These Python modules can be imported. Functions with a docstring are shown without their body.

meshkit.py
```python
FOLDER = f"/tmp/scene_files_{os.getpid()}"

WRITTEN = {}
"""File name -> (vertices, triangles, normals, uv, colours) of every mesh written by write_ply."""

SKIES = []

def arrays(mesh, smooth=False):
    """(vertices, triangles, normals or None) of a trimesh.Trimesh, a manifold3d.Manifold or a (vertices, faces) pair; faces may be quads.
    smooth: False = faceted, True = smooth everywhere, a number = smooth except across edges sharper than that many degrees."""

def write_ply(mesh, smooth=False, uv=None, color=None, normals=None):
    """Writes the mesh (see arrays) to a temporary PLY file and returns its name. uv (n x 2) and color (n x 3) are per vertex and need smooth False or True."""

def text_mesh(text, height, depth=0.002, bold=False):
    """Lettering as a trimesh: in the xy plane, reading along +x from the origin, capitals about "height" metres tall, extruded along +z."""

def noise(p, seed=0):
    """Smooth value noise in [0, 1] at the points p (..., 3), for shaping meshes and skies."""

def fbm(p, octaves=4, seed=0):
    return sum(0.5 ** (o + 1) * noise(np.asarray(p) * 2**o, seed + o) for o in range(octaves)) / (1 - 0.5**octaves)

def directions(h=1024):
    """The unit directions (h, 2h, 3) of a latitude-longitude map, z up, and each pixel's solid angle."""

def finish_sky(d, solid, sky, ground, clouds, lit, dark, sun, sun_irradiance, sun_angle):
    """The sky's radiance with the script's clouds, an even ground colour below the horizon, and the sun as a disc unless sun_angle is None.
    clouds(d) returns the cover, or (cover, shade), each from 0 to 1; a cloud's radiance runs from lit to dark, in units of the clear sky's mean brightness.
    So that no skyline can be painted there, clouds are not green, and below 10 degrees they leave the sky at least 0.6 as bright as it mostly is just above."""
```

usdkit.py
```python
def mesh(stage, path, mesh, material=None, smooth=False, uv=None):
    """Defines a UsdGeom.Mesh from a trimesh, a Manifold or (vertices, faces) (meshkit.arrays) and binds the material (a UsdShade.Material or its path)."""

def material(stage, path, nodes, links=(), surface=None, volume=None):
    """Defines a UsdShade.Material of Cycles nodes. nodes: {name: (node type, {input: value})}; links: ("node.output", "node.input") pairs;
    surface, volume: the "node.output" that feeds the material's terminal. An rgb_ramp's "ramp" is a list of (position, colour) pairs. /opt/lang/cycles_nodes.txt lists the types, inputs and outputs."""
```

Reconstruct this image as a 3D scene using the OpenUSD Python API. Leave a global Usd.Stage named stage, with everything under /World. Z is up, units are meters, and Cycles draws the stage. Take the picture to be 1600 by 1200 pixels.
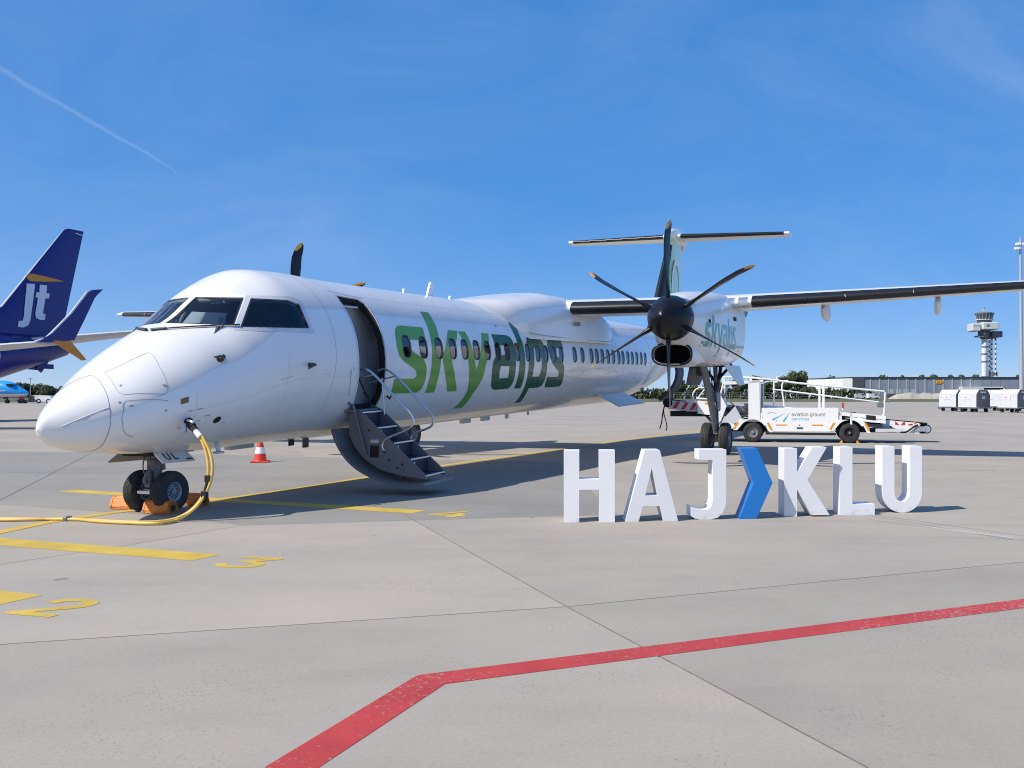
import math, random
import numpy as np
import trimesh, manifold3d, shapely
from shapely.geometry import Polygon, LineString, MultiPolygon, box as sbox
from shapely import affinity
from shapely.ops import unary_union, split as shp_split
import usdkit, meshkit
from pxr import Usd, UsdGeom, UsdLux, UsdShade, Gf, Sdf

stage = Usd.Stage.CreateInMemory()
UsdGeom.SetStageUpAxis(stage, UsdGeom.Tokens.z)
UsdGeom.SetStageMetersPerUnit(stage, 1.0)
world = UsdGeom.Xform.Define(stage, '/World')
stage.SetDefaultPrim(world.GetPrim())
UsdGeom.Scope.Define(stage, '/World/Looks')
PI = math.pi
rng = np.random.default_rng(7)

# ---------------------------------------------------------------- camera, sky, sun, exposure
F_PX, CX_PX, HOR_PX, EYE = 1458.45, 940.75, 616.64, 1.541
cam = UsdGeom.Camera.Define(stage, '/World/camera')
cam.AddTranslateOp().Set(Gf.Vec3d(0, 0, EYE))
cam.AddRotateXOp().Set(90.0)
AP = 36.0
cam.CreateHorizontalApertureAttr(AP)
cam.CreateVerticalApertureAttr(AP * 0.75)
cam.CreateFocalLengthAttr(AP * F_PX / 1600.0)
cam.CreateHorizontalApertureOffsetAttr(-(CX_PX - 800.0) / 1600.0 * AP)
cam.CreateVerticalApertureOffsetAttr((HOR_PX - 600.0) / 1600.0 * AP)
cam.CreateClippingRangeAttr(Gf.Vec2f(0.1, 6000))
cam.CreateExposureAttr(0.22)

SHADOW = np.array([0.88, 0.50])                     # ground shadow per metre of height
to_sun = np.array([-SHADOW[0], -SHADOW[1], 1.0]); to_sun /= np.linalg.norm(to_sun)
SUN_EL = math.asin(to_sun[2]); SUN_ROT = math.atan2(to_sun[0], to_sun[1])
sun = UsdLux.DistantLight.Define(stage, '/World/sun')
sun.CreateNormalizeAttr(True); sun.CreateIntensityAttr(1.25); sun.CreateAngleAttr(0.53)
sun.CreateColorAttr(Gf.Vec3f(1.0, 0.955, 0.885))
rot = Gf.Rotation(Gf.Vec3d(0, 0, 1), Gf.Vec3d(*map(float, to_sun)))
sun.AddTransformOp().Set(Gf.Matrix4d().SetRotate(rot))

# sky: physical sky, thin cirrus veils and one contrail
ca = np.array([(0 - CX_PX) / F_PX, 1, (HOR_PX - 108) / F_PX]); cb = np.array([(340 - CX_PX) / F_PX, 1, (HOR_PX - 305) / F_PX])
ca /= np.linalg.norm(ca); cb /= np.linalg.norm(cb)
cn = np.cross(ca, cb); cn /= np.linalg.norm(cn)
cmid = (ca + cb); cmid /= np.linalg.norm(cmid)
ct = np.cross(cn, cmid)
half = math.acos(float(ca @ cb)) / 2
sky_mat = usdkit.material(stage, '/World/Looks/sky_material', {
    'sky': ('sky_texture', {'sky_type': 'single_scattering', 'sun_disc': False, 'sun_elevation': SUN_EL, 'sun_rotation': SUN_ROT,
                            'altitude': 60.0, 'air_density': 0.4, 'aerosol_density': 0.5, 'ozone_density': 6.0}),
    'tc': ('texture_coordinate', {}),
    'map': ('mapping', {'rotation': (0.0, -0.45, 0.9), 'scale': (1.4, 3.2, 4.6)}),
    'n': ('noise_texture', {'scale': 1.6, 'detail': 7.0, 'roughness': 0.62, 'distortion': 0.7}),
    'r': ('rgb_ramp', {'ramp': [(0.36, (0.02, 0.02, 0.02)), (0.56, (0.065, 0.065, 0.065)), (0.78, (0.155, 0.155, 0.155))]}),
    'big': ('noise_texture', {'scale': 1.3, 'detail': 2.0}),
    'bigr': ('rgb_ramp', {'ramp': [(0.35, (0.5, 0.5, 0.5)), (0.65, (1, 1, 1))]}),
    'cir': ('math', {'math_type': 'multiply'}),
    # contrail
    'dn': ('vector_math', {'math_type': 'dot_product', 'vector2': tuple(cn)}),
    'wob': ('noise_texture', {'scale': 26.0, 'detail': 4.0}),
    'wobs': ('math', {'math_type': 'multiply_add', 'value2': 0.006, 'value3': -0.003}),
    'dn2': ('math', {'math_type': 'add'}),
    'dabs': ('math', {'math_type': 'absolute'}),
    'along': ('vector_math', {'math_type': 'dot_product', 'vector2': tuple(ct)}),
    'wid': ('map_range', {'from_min': -half - 0.05, 'from_max': half, 'to_min': 0.0050, 'to_max': 0.0018, 'clamp': True}),
    'prof': ('math', {'math_type': 'divide'}),
    'inv': ('map_range', {'from_min': 0.0, 'from_max': 1.0, 'to_min': 1.0, 'to_max': 0.0, 'clamp': True}),
    'fade': ('map_range', {'from_min': half * 0.3, 'from_max': half * 1.05, 'to_min': 1.0, 'to_max': 0.0, 'clamp': True}),
    'trail': ('math', {'math_type': 'multiply'}),
    'trail2': ('math', {'math_type': 'multiply', 'value2': 0.13}),
    'front': ('vector_math', {'math_type': 'dot_product', 'vector2': tuple(cmid)}),
    'gate': ('math', {'math_type': 'greater_than', 'value2': 0.3}),
    'trail3': ('math', {'math_type': 'multiply'}),
    'sum': ('math', {'math_type': 'maximum', 'use_clamp': True}),
    'gam': ('gamma', {'gamma': 0.27}),
    'hsv': ('hsv', {'hue': 0.513, 'saturation': 2.75, 'value': 5.3}),
    'mix': ('mix', {'mix_type': 'mix', 'color2': (8.6, 9.3, 10.2)}),
    'bg': ('background_shader', {'strength': 0.087}),
}, [('tc.generated', 'map.vector'), ('map.vector', 'n.vector'), ('n.fac', 'r.fac'), ('tc.generated', 'big.vector'), ('big.fac', 'bigr.fac'), ('r.color', 'cir.value1'), ('bigr.color', 'cir.value2'),
    ('tc.generated', 'dn.vector1'), ('tc.generated', 'wob.vector'), ('wob.fac', 'wobs.value1'), ('dn.value', 'dn2.value1'), ('wobs.result' if False else 'wobs.value', 'dn2.value2'), ('dn2.value', 'dabs.value1'),
    ('tc.generated', 'along.vector1'), ('along.value', 'wid.value'), ('dabs.value', 'prof.value1'), ('wid.result', 'prof.value2'), ('prof.value', 'inv.value'),
    ('along.value', 'fade.value'), ('inv.result', 'trail.value1'), ('fade.result', 'trail.value2'), ('trail.value', 'trail2.value1'),
    ('tc.generated', 'front.vector1'), ('front.value', 'gate.value1'), ('trail2.value', 'trail3.value1'), ('gate.value', 'trail3.value2'),
    ('trail3.value', 'sum.value1'), ('cir.value', 'sum.value2'), ('sky.color', 'gam.color'), ('gam.color', 'hsv.color'), ('hsv.color', 'mix.color1'), ('sum.value', 'mix.fac'), ('mix.color', 'bg.color')], surface='bg.background')
sky = UsdLux.DomeLight.Define(stage, '/World/sky')
sky.GetPrim().SetCustomDataByKey('kind', 'structure')
sky.GetPrim().SetCustomDataByKey('label', 'clear blue sky with thin cirrus and a contrail')
UsdShade.MaterialBindingAPI.Apply(sky.GetPrim()).Bind(sky_mat)

# ---------------------------------------------------------------- helpers
used = {}
def fresh(path):
    n = used.get(path, -1) + 1
    used[path] = n
    return path if n == 0 else f'{path}_{n:03d}'

def tagp(prim, label=None, category=None, group=None, kind=None):
    for k, v in (('label', label), ('category', category), ('group', group), ('kind', kind)):
        if v: prim.SetCustomDataByKey(k, v)
    return prim

def thing(name, label, category, loc=(0, 0, 0), rotz=0.0, group=None, kind=None):
    x = UsdGeom.Xform.Define(stage, fresh('/World/' + name))
    x.AddTranslateOp().Set(Gf.Vec3d(*map(float, loc)))
    if rotz: x.AddRotateZOp().Set(math.degrees(rotz))
    return tagp(x.GetPrim(), label, category, group, kind)

def obj(name, mesh, mat, parent=None, smooth=False, label=None, category=None, group=None, kind=None):
    base = str(parent.GetPath()) if parent is not None else '/World'
    p = fresh(base + '/' + name)
    m = usdkit.mesh(stage, p, mesh, mat, smooth=smooth)
    return tagp(m.GetPrim(), label, category, group, kind)

def copy_of(src, loc, rotz=0.0, label=None, scale=None):
    was = src.GetCustomData()
    x = UsdGeom.Xform.Define(stage, fresh(str(src.GetPath()).rstrip('0123456789').rstrip('_') if str(src.GetPath())[-3:].isdigit() else str(src.GetPath())))
    pr = x.GetPrim()
    pr.GetReferences().AddInternalReference(src.GetPath()); pr.SetInstanceable(True)
    x.ClearXformOpOrder()
    x.AddTranslateOp(opSuffix='here').Set(Gf.Vec3d(*map(float, loc)))
    x.AddRotateZOp(opSuffix='here').Set(math.degrees(rotz))
    if scale is not None: x.AddScaleOp(opSuffix='here').Set(Gf.Vec3f(*map(float, np.broadcast_to(scale, 3))))
    tagp(pr, label or was.get('label'), was.get('category'), was.get('group'))
    return pr

def T(v, f, process=False):
    return trimesh.Trimesh(np.asarray(v, float), np.asarray(f, int), process=process)

def join(ms):
    return trimesh.util.concatenate([m for m in ms if m is not None])

def bx(x0, x1, y0, y1, z0, z1, bevel=0.0):
    if bevel <= 0:
        m = trimesh.creation.box(extents=(x1 - x0, y1 - y0, z1 - z0)); m.apply_translation(((x0 + x1) / 2, (y0 + y1) / 2, (z0 + z1) / 2)); return m
    b = bevel
    pts = []
    for sx in (0, 1):
        for sy in (0, 1):
            for sz in (0, 1):
                c = np.array([x1 if sx else x0, y1 if sy else y0, z1 if sz else z0], float)
                d = np.array([-1 if sx else 1, -1 if sy else 1, -1 if sz else 1], float) * b
                for k in range(3):
                    e = d.copy(); e[k] = 0; pts.append(c + e)
    return trimesh.convex.convex_hull(np.array(pts))

def frame_of(d):
    d = d / np.linalg.norm(d)
    a = np.array([0, 0, 1.0]) if abs(d[2]) < 0.9 else np.array([1.0, 0, 0])
    u = np.cross(a, d); u /= np.linalg.norm(u)
    return u, np.cross(d, u)

def cone(p0, p1, r0, r1, n=12, cap=True):
    p0, p1 = np.asarray(p0, float), np.asarray(p1, float)
    u, w = frame_of(p1 - p0)
    a = np.linspace(0, 2 * PI, n, endpoint=False)
    ring = np.cos(a)[:, None] * u + np.sin(a)[:, None] * w
    v = np.vstack([p0 + r0 * ring, p1 + r1 * ring, [p0], [p1]])
    f = []
    for i in range(n):
        j = (i + 1) % n
        f += [[i, j, n + j], [i, n + j, n + i]]
        if cap: f += [[2 * n, j, i], [2 * n + 1, n + i, n + j]]
    return T(v, f)

def rod(p0, p1, r, n=8):
    return cone(p0, p1, r, r, n)

def smooth_path(pts, k=6):
    pts = np.asarray(pts, float)
    from scipy.interpolate import CubicSpline
    t = np.r_[0, np.cumsum(np.linalg.norm(np.diff(pts, axis=0), axis=1))]
    return CubicSpline(t, pts)(np.linspace(0, t[-1], k * (len(pts) - 1) + 1))

def tube(pts, r, n=8):
    pts = np.asarray(pts, float)
    N = len(pts)
    tan = np.gradient(pts, axis=0); tan /= np.linalg.norm(tan, axis=1)[:, None]
    u, w = frame_of(tan[0])
    a = np.linspace(0, 2 * PI, n, endpoint=False)
    rr = np.broadcast_to(r, N)
    v = []
    for i in range(N):
        u = u - tan[i] * (u @ tan[i]); u /= np.linalg.norm(u); w = np.cross(tan[i], u)
        v.append(pts[i] + rr[i] * (np.cos(a)[:, None] * u + np.sin(a)[:, None] * w))
    return loft(np.array(v))

def loft(R, cap=True):
    """R: (N, m, 3) closed rings."""
    R = np.asarray(R, float); N, m = R.shape[:2]
    v = R.reshape(-1, 3); f = []
    i = np.arange(N - 1)[:, None] * m; j = np.arange(m)[None]; k = (j + 1) % m
    f = np.concatenate([np.stack([i + j, i + m + k, i + k], -1).reshape(-1, 3), np.stack([i + j, i + m + j, i + m + k], -1).reshape(-1, 3)])
    if cap:
        c0, c1 = len(v), len(v) + 1
        v = np.vstack([v, R[0].mean(0), R[-1].mean(0)])
        jj = np.arange(m); kk = (jj + 1) % m
        f = np.vstack([f, np.stack([np.full(m, c0), jj, kk], -1), np.stack([np.full(m, c1), (N - 1) * m + kk, (N - 1) * m + jj], -1)])
    t = T(v, f)
    if t.is_watertight and t.volume < 0: t.invert()
    return t

def polys(g):
    if g.is_empty: return []
    if g.geom_type == 'Polygon': return [g]
    return [p for q in getattr(g, 'geoms', []) for p in polys(q)]

def tri(p):
    v, f = trimesh.creation.triangulate_polygon(p, engine='earcut')
    return np.asarray(v)[:, :2], np.asarray(f)

def prism(poly, h):
    """polygon (x, y) extruded along +z"""
    return join([trimesh.creation.extrude_polygon(p, h, engine='earcut') for p in polys(poly)])

def upright(poly, y0, y1):
    """polygon in (x, z) extruded along y from y0 to y1"""
    m = prism(poly, y1 - y0)
    v = m.vertices.copy()
    return fixed(T(np.c_[v[:, 0], y0 + v[:, 2], v[:, 1]], m.faces))

def sideways(poly, x0, x1):
    """polygon in (y, z) extruded along x"""
    m = prism(poly, x1 - x0)
    v = m.vertices.copy()
    return fixed(T(np.c_[x0 + v[:, 2], v[:, 0], v[:, 1]], m.faces))

def fixed(m):
    if m.is_watertight and m.volume < 0: m.invert()
    return m

def sheet(poly, z):
    out = []
    for p in polys(poly):
        v, f = tri(p)
        m = T(np.c_[v, np.full(len(v), z)], f)
        if m.face_normals[:, 2].mean() < 0: m.invert()
        out.append(m)
    return join(out)

def ribbon(pts, w):
    return LineString(pts).buffer(w / 2, cap_style=2, join_style=2, mitre_limit=3)

def man(m):
    m = m.copy(); m.merge_vertices()
    return manifold3d.Manifold(manifold3d.Mesh(vert_properties=np.asarray(m.vertices, np.float32), tri_verts=np.asarray(m.faces, np.uint32)))

def unman(M):
    m = M.to_mesh(); return T(m.vert_properties[:, :3], m.tri_verts)

def wheel_parts(c, r, w, axis, rim_r, n=36):
    """tyre and rim as two meshes; axis: unit vector of the axle"""
    c = np.asarray(c, float); axis = np.asarray(axis, float); axis = axis / np.linalg.norm(axis)
    u, q = frame_of(axis)
    prof = [(rim_r, -w * .40), (rim_r * 1.05, -w * .47), (rim_r + (r - rim_r) * .5, -w * .5), (r * .93, -w * .42), (r * .985, -w * .27)]
    for g in (-.16, 0.0, .16): prof += [(r, w * (g - .03)), (r * .975, w * (g - .012)), (r * .975, w * (g + .012)), (r, w * (g + .03))]
    prof += [(r * .985, w * .27), (r * .93, w * .42), (rim_r + (r - rim_r) * .5, w * .5), (rim_r * 1.05, w * .47), (rim_r, w * .40)]
    a = np.linspace(0, 2 * PI, n, endpoint=False)
    R = []
    for rr, h in prof:
        R.append(c + h * axis + rr * (np.cos(a)[:, None] * u + np.sin(a)[:, None] * q))
    R.append(R[0])
    tyre = loft(np.array(R), cap=False)
    rp = [(.001, -w * .2), (rim_r * .28, -w * .36), (rim_r * .34, -w * .22), (rim_r * .70, -w * .20), (rim_r * .80, -w * .36), (rim_r * 1.02, -w * .42),
          (rim_r * 1.02, w * .42), (rim_r * .80, w * .36), (rim_r * .70, w * .20), (rim_r * .34, w * .22), (rim_r * .28, w * .36), (.001, w * .36)]
    rim = loft(np.array([c + h * axis + rr * (np.cos(a)[:, None] * u + np.sin(a)[:, None] * q) for rr, h in rp]))
    holes = []
    for side in (-1, 1):
        for k in range(9):
            t = k * 2 * PI / 9
            pc = c + rim_r * .54 * (math.cos(t) * u + math.sin(t) * q)
            holes.append(rod(pc + side * axis * w * .19, pc + side * axis * w * .215, rim_r * .085, 8))
    return tyre, rim, join(holes)

# ---------------------------------------------------------------- materials
LK = '/World/Looks/'
def mat(name, color, rough=0.5, metal=0.0, var=0.06, scale=3.0, coat=0.0, bump=0.0, bscale=40.0, spec=0.5, dirt=None):
    """a plain finish with soft tone variation, fine roughness variation and optional relief"""
    c = np.array(color, float)
    lo, hi = np.clip(c * (1 - var), 0, 1), np.clip(c * (1 + var), 0, 1)
    nodes = {'tc': ('texture_coordinate', {}),
             'n': ('noise_texture', {'scale': scale, 'detail': 5.0, 'roughness': 0.6}),
             'r': ('rgb_ramp', {'ramp': [(0.3, tuple(lo)), (0.7, tuple(hi))]}),
             'rr': ('map_range', {'from_min': 0.25, 'from_max': 0.75, 'to_min': max(rough - .06, .02), 'to_max': min(rough + .08, 1)}),
             'n2': ('noise_texture', {'scale': scale * 3.1, 'detail': 4.0}),
             'p': ('principled_bsdf', {'metallic': metal, 'coat_weight': coat, 'coat_roughness': 0.04, 'specular_ior_level': spec})}
    links = [('tc.object', 'n.vector'), ('tc.object', 'n2.vector'), ('n.fac', 'r.fac'), ('n2.fac', 'rr.value'), ('rr.result', 'p.roughness')]
    src = 'r.color'
    if dirt:
        nodes['n3'] = ('noise_texture', {'scale': dirt[1], 'detail': 6.0, 'roughness': 0.7})
        nodes['dr'] = ('rgb_ramp', {'ramp': [(0.52, (0, 0, 0)), (0.75, (dirt[2],) * 3)]})
        nodes['dm'] = ('mix', {'mix_type': 'mix', 'color2': dirt[0]})
        links += [('tc.object', 'n3.vector'), ('n3.fac', 'dr.fac'), ('r.color', 'dm.color1'), ('dr.color', 'dm.fac')]
        src = 'dm.color'
    links.append((src, 'p.base_color'))
    if bump:
        nodes['bn'] = ('noise_texture', {'scale': bscale, 'detail': 3.0}); nodes['b'] = ('bump', {'strength': bump, 'distance': 0.01})
        links += [('tc.object', 'bn.vector'), ('bn.fac', 'b.height'), ('b.normal', 'p.normal')]
    return usdkit.material(stage, LK + name, nodes, links, surface='p.BSDF')

M = {}
M['paint'] = mat('white_aircraft_paint', (0.70, 0.685, 0.66), 0.25, coat=0.4, var=0.02, scale=1.3, bump=0.012, bscale=5.0, dirt=((0.55, 0.53, 0.49), 2.2, 0.12))
M['white'] = mat('white_paint', (0.78, 0.78, 0.77), 0.38, var=0.03, dirt=((0.5, 0.47, 0.42), 3.0, 0.25))
def letter_mat(name, col):
    c = np.array(col)
    return usdkit.material(stage, LK + name, {
        'tc': ('texture_coordinate', {}), 'sx': ('separate_xyz', {}), 'n': ('noise_texture', {'scale': 9.0, 'detail': 6.0, 'roughness': 0.7}), 'n2': ('noise_texture', {'scale': 2.0, 'detail': 3.0}),
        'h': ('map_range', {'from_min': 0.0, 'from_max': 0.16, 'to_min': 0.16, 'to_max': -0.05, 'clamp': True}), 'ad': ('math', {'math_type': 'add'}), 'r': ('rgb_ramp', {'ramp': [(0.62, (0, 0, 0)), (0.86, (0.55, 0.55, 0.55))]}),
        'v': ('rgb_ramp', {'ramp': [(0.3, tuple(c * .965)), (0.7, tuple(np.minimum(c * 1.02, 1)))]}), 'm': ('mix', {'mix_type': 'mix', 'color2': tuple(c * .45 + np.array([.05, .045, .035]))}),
        'bv': ('bevel', {'samples': 4, 'radius': 0.006}), 'bn': ('noise_texture', {'scale': 14.0, 'detail': 2.0}), 'b': ('bump', {'strength': 0.04, 'distance': 0.01}), 'p': ('principled_bsdf', {'roughness': 0.42})},
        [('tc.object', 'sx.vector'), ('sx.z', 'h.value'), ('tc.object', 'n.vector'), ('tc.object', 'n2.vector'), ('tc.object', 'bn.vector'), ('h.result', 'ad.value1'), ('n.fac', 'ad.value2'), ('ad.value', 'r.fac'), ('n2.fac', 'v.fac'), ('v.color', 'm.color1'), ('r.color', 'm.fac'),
         ('m.color', 'p.base_color'), ('bv.bevel', 'b.normal'), ('bn.fac', 'b.height'), ('b.normal', 'p.normal')], surface='p.BSDF')
M['letterwhite'] = letter_mat('white_letter_lacquer', (0.74, 0.74, 0.745))
M['letterblue'] = letter_mat('blue_letter_lacquer', (0.010, 0.165, 0.50))
M['black'] = mat('black_rubber_boot', (0.009, 0.009, 0.010), 0.36, var=0.2, scale=6, bump=0.03, bscale=30)
M['blade'] = mat('black_propeller_finish', (0.0065, 0.007, 0.010), 0.30, var=0.25, spec=0.28, dirt=((0.035, 0.033, 0.03), 6.0, 0.3))
M['tyre'] = mat('tyre_rubber', (0.022, 0.022, 0.022), 0.75, var=0.25, scale=8, bump=0.1, dirt=((0.10, 0.095, 0.085), 7.0, 0.5))
M['rim'] = mat('wheel_rim_metal', (0.24, 0.25, 0.27), 0.4, metal=0.5, var=0.1, dirt=((0.10, 0.09, 0.08), 20.0, 0.6))
M['hole'] = mat('dark_cavity', (0.008, 0.008, 0.009), 0.8)
M['gearmetal'] = mat('grey_gear_paint', (0.18, 0.188, 0.195), 0.45, metal=0.2, var=0.12, scale=8, dirt=((0.05, 0.05, 0.05), 10.0, 0.6))
M['chrome'] = mat('polished_steel', (0.7, 0.7, 0.72), 0.16, metal=1.0)
M['alu'] = mat('brushed_aluminium', (0.62, 0.63, 0.65), 0.32, metal=0.9, var=0.05)
M['stairgrey'] = mat('grey_stair_paint', (0.145, 0.147, 0.155), 0.42, var=0.08, dirt=((0.2, 0.19, 0.18), 8.0, 0.2))
M['stairdark'] = mat('dark_stair_riser', (0.022, 0.024, 0.035), 0.55, var=0.15)
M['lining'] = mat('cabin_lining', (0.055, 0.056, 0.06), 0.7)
M['bulkhead'] = mat('cabin_bulkhead', (0.50, 0.505, 0.52), 0.55, var=0.03)
M['dash'] = mat('cockpit_dash', (0.02, 0.021, 0.024), 0.7)
M['paper'] = mat('paper_sheet', (0.72, 0.76, 0.8), 0.7, var=0.02)
M['green'] = mat('light_green_livery', (0.092, 0.265, 0.030), 0.26, coat=0.2, var=0.03)
M['dgreen'] = mat('dark_green_livery', (0.006, 0.070, 0.028), 0.26, coat=0.12, spec=0.35, var=0.04)
M['teal'] = mat('teal_livery_print', (0.10, 0.30, 0.25), 0.28, coat=0.4, var=0.03)
M['faintline'] = mat('faint_panel_joint', (0.48, 0.475, 0.47), 0.4)
M['line'] = mat('panel_gap_line', (0.24, 0.245, 0.26), 0.6)
M['frame'] = mat('cockpit_window_frame', (0.52, 0.54, 0.57), 0.35, var=0.03)
M['seal'] = mat('black_window_seal', (0.02, 0.02, 0.022), 0.5)
M['brown'] = mat('brown_placard', (0.17, 0.085, 0.025), 0.4, var=0.2)
M['bronze'] = mat('bronze_probe', (0.10, 0.085, 0.06), 0.4, metal=0.6)
M['gold'] = mat('yellow_blade_tip', (0.62, 0.30, 0.02), 0.4, var=0.08)
M['orange'] = mat('orange_chock', (0.72, 0.21, 0.015), 0.5, var=0.10, dirt=((0.15, 0.08, 0.03), 9.0, 0.5))
M['cable'] = mat('yellow_cable', (0.64, 0.40, 0.085), 0.45, var=0.06, scale=12, dirt=((0.2, 0.14, 0.07), 9.0, 0.4))
M['conered'] = mat('red_cone_plastic', (0.62, 0.045, 0.02), 0.45, var=0.06)
M['reflect'] = mat('white_reflective_band', (0.75, 0.75, 0.76), 0.4)
M['jetblue'] = mat('dark_blue_jet_livery', (0.012, 0.014, 0.125), 0.28, coat=0.12, var=0.04, spec=0.35)
M['jetgrey'] = mat('light_grey_wing_paint', (0.52, 0.53, 0.54), 0.35, var=0.05)
M['jetorange'] = mat('orange_jet_livery', (0.52, 0.20, 0.012), 0.35, var=0.03)
M['jetlogo'] = mat('pale_logo_print', (0.50, 0.53, 0.60), 0.35, var=0.02)
M['klm'] = mat('sky_blue_livery', (0.015, 0.30, 0.72), 0.25, coat=0.4)
M['steel'] = mat('galvanised_steel', (0.42, 0.44, 0.46), 0.45, metal=0.5, var=0.08)
M['container'] = mat('container_aluminium', (0.62, 0.63, 0.65), 0.40, metal=0.25, var=0.10, scale=5, bump=0.25, bscale=6)
M['curtain'] = mat('grey_container_curtain', (0.13, 0.13, 0.135), 0.6, var=0.1)
M['cladding'] = mat('blue_grey_cladding', (0.215, 0.245, 0.29), 0.45, var=0.05, scale=0.2)
M['claddark'] = mat('dark_grey_cladding', (0.07, 0.075, 0.085), 0.5, var=0.05, scale=0.2)
M['cladwhite'] = mat('white_cladding', (0.66, 0.68, 0.72), 0.5, var=0.03, scale=0.2)
M['pipe'] = mat('pale_drain_strip', (0.36, 0.39, 0.43), 0.5)
M['roof'] = mat('dark_roof_edge', (0.035, 0.042, 0.05), 0.6)
M['dhl'] = mat('yellow_sign_board', (0.72, 0.42, 0.02), 0.5, var=0.02)
M['red'] = mat('red_print', (0.55, 0.02, 0.02), 0.5, var=0.03)
M['purple'] = mat('purple_print', (0.13, 0.03, 0.35), 0.5)
M['orangeprint'] = mat('orange_print', (0.75, 0.22, 0.01), 0.5)
M['bluesign'] = mat('blue_sign_print', (0.02, 0.14, 0.46), 0.5)
M['cyanprint'] = mat('light_blue_print', (0.06, 0.36, 0.66), 0.5)
M['greyprint'] = mat('grey_print', (0.10, 0.10, 0.11), 0.5)
M['amber'] = mat('amber_reflector', (0.72, 0.28, 0.015), 0.35)
M['conc'] = mat('tower_concrete', (0.60, 0.61, 0.62), 0.7, var=0.05, scale=0.3)
M['towerglass'] = mat('tower_glass', (0.05, 0.075, 0.10), 0.12, spec=0.8)
M['towergrey'] = mat('tower_grey_panel', (0.52, 0.54, 0.54), 0.5, scale=0.3)
M['towerdark'] = mat('tower_dark_steel', (0.13, 0.145, 0.165), 0.55, scale=0.3)
M['trunk'] = mat('tree_bark', (0.10, 0.075, 0.05), 0.9, var=0.3)
M['earth'] = mat('dry_earth_bank', (0.36, 0.32, 0.27), 0.95, var=0.16, scale=0.35, bump=0.3, bscale=1.0)
M['seat'] = mat('black_seat_vinyl', (0.02, 0.02, 0.022), 0.6)
M['lime'] = mat('lime_cap', (0.35, 0.65, 0.03), 0.5)

def leaf_mat(name, col):
    return usdkit.material(stage, LK + name, {
        'g': ('geometry', {}), 'oi': ('object_info', {}),
        'r': ('rgb_ramp', {'ramp': [(0.0, tuple(np.array(col) * .55)), (0.5, col), (1.0, tuple(np.array(col) * 1.5))]}),
        'd': ('principled_bsdf', {'roughness': 0.6, 'specular_ior_level': 0.3}), 't': ('translucent_bsdf', {}), 'm': ('mix_closure', {'fac': 0.22})},
        [('g.random_per_island', 'r.fac'), ('r.color', 'd.base_color'), ('r.color', 't.color'), ('d.BSDF', 'm.closure1'), ('t.BSDF', 'm.closure2')], surface='m.closure')
M['leaf0'] = leaf_mat('leaf_dark', (0.130, 0.168, 0.070))
M['leaf1'] = leaf_mat('leaf_mid', (0.150, 0.185, 0.072))
M['leaf2'] = leaf_mat('leaf_olive', (0.18, 0.18, 0.08))

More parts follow.
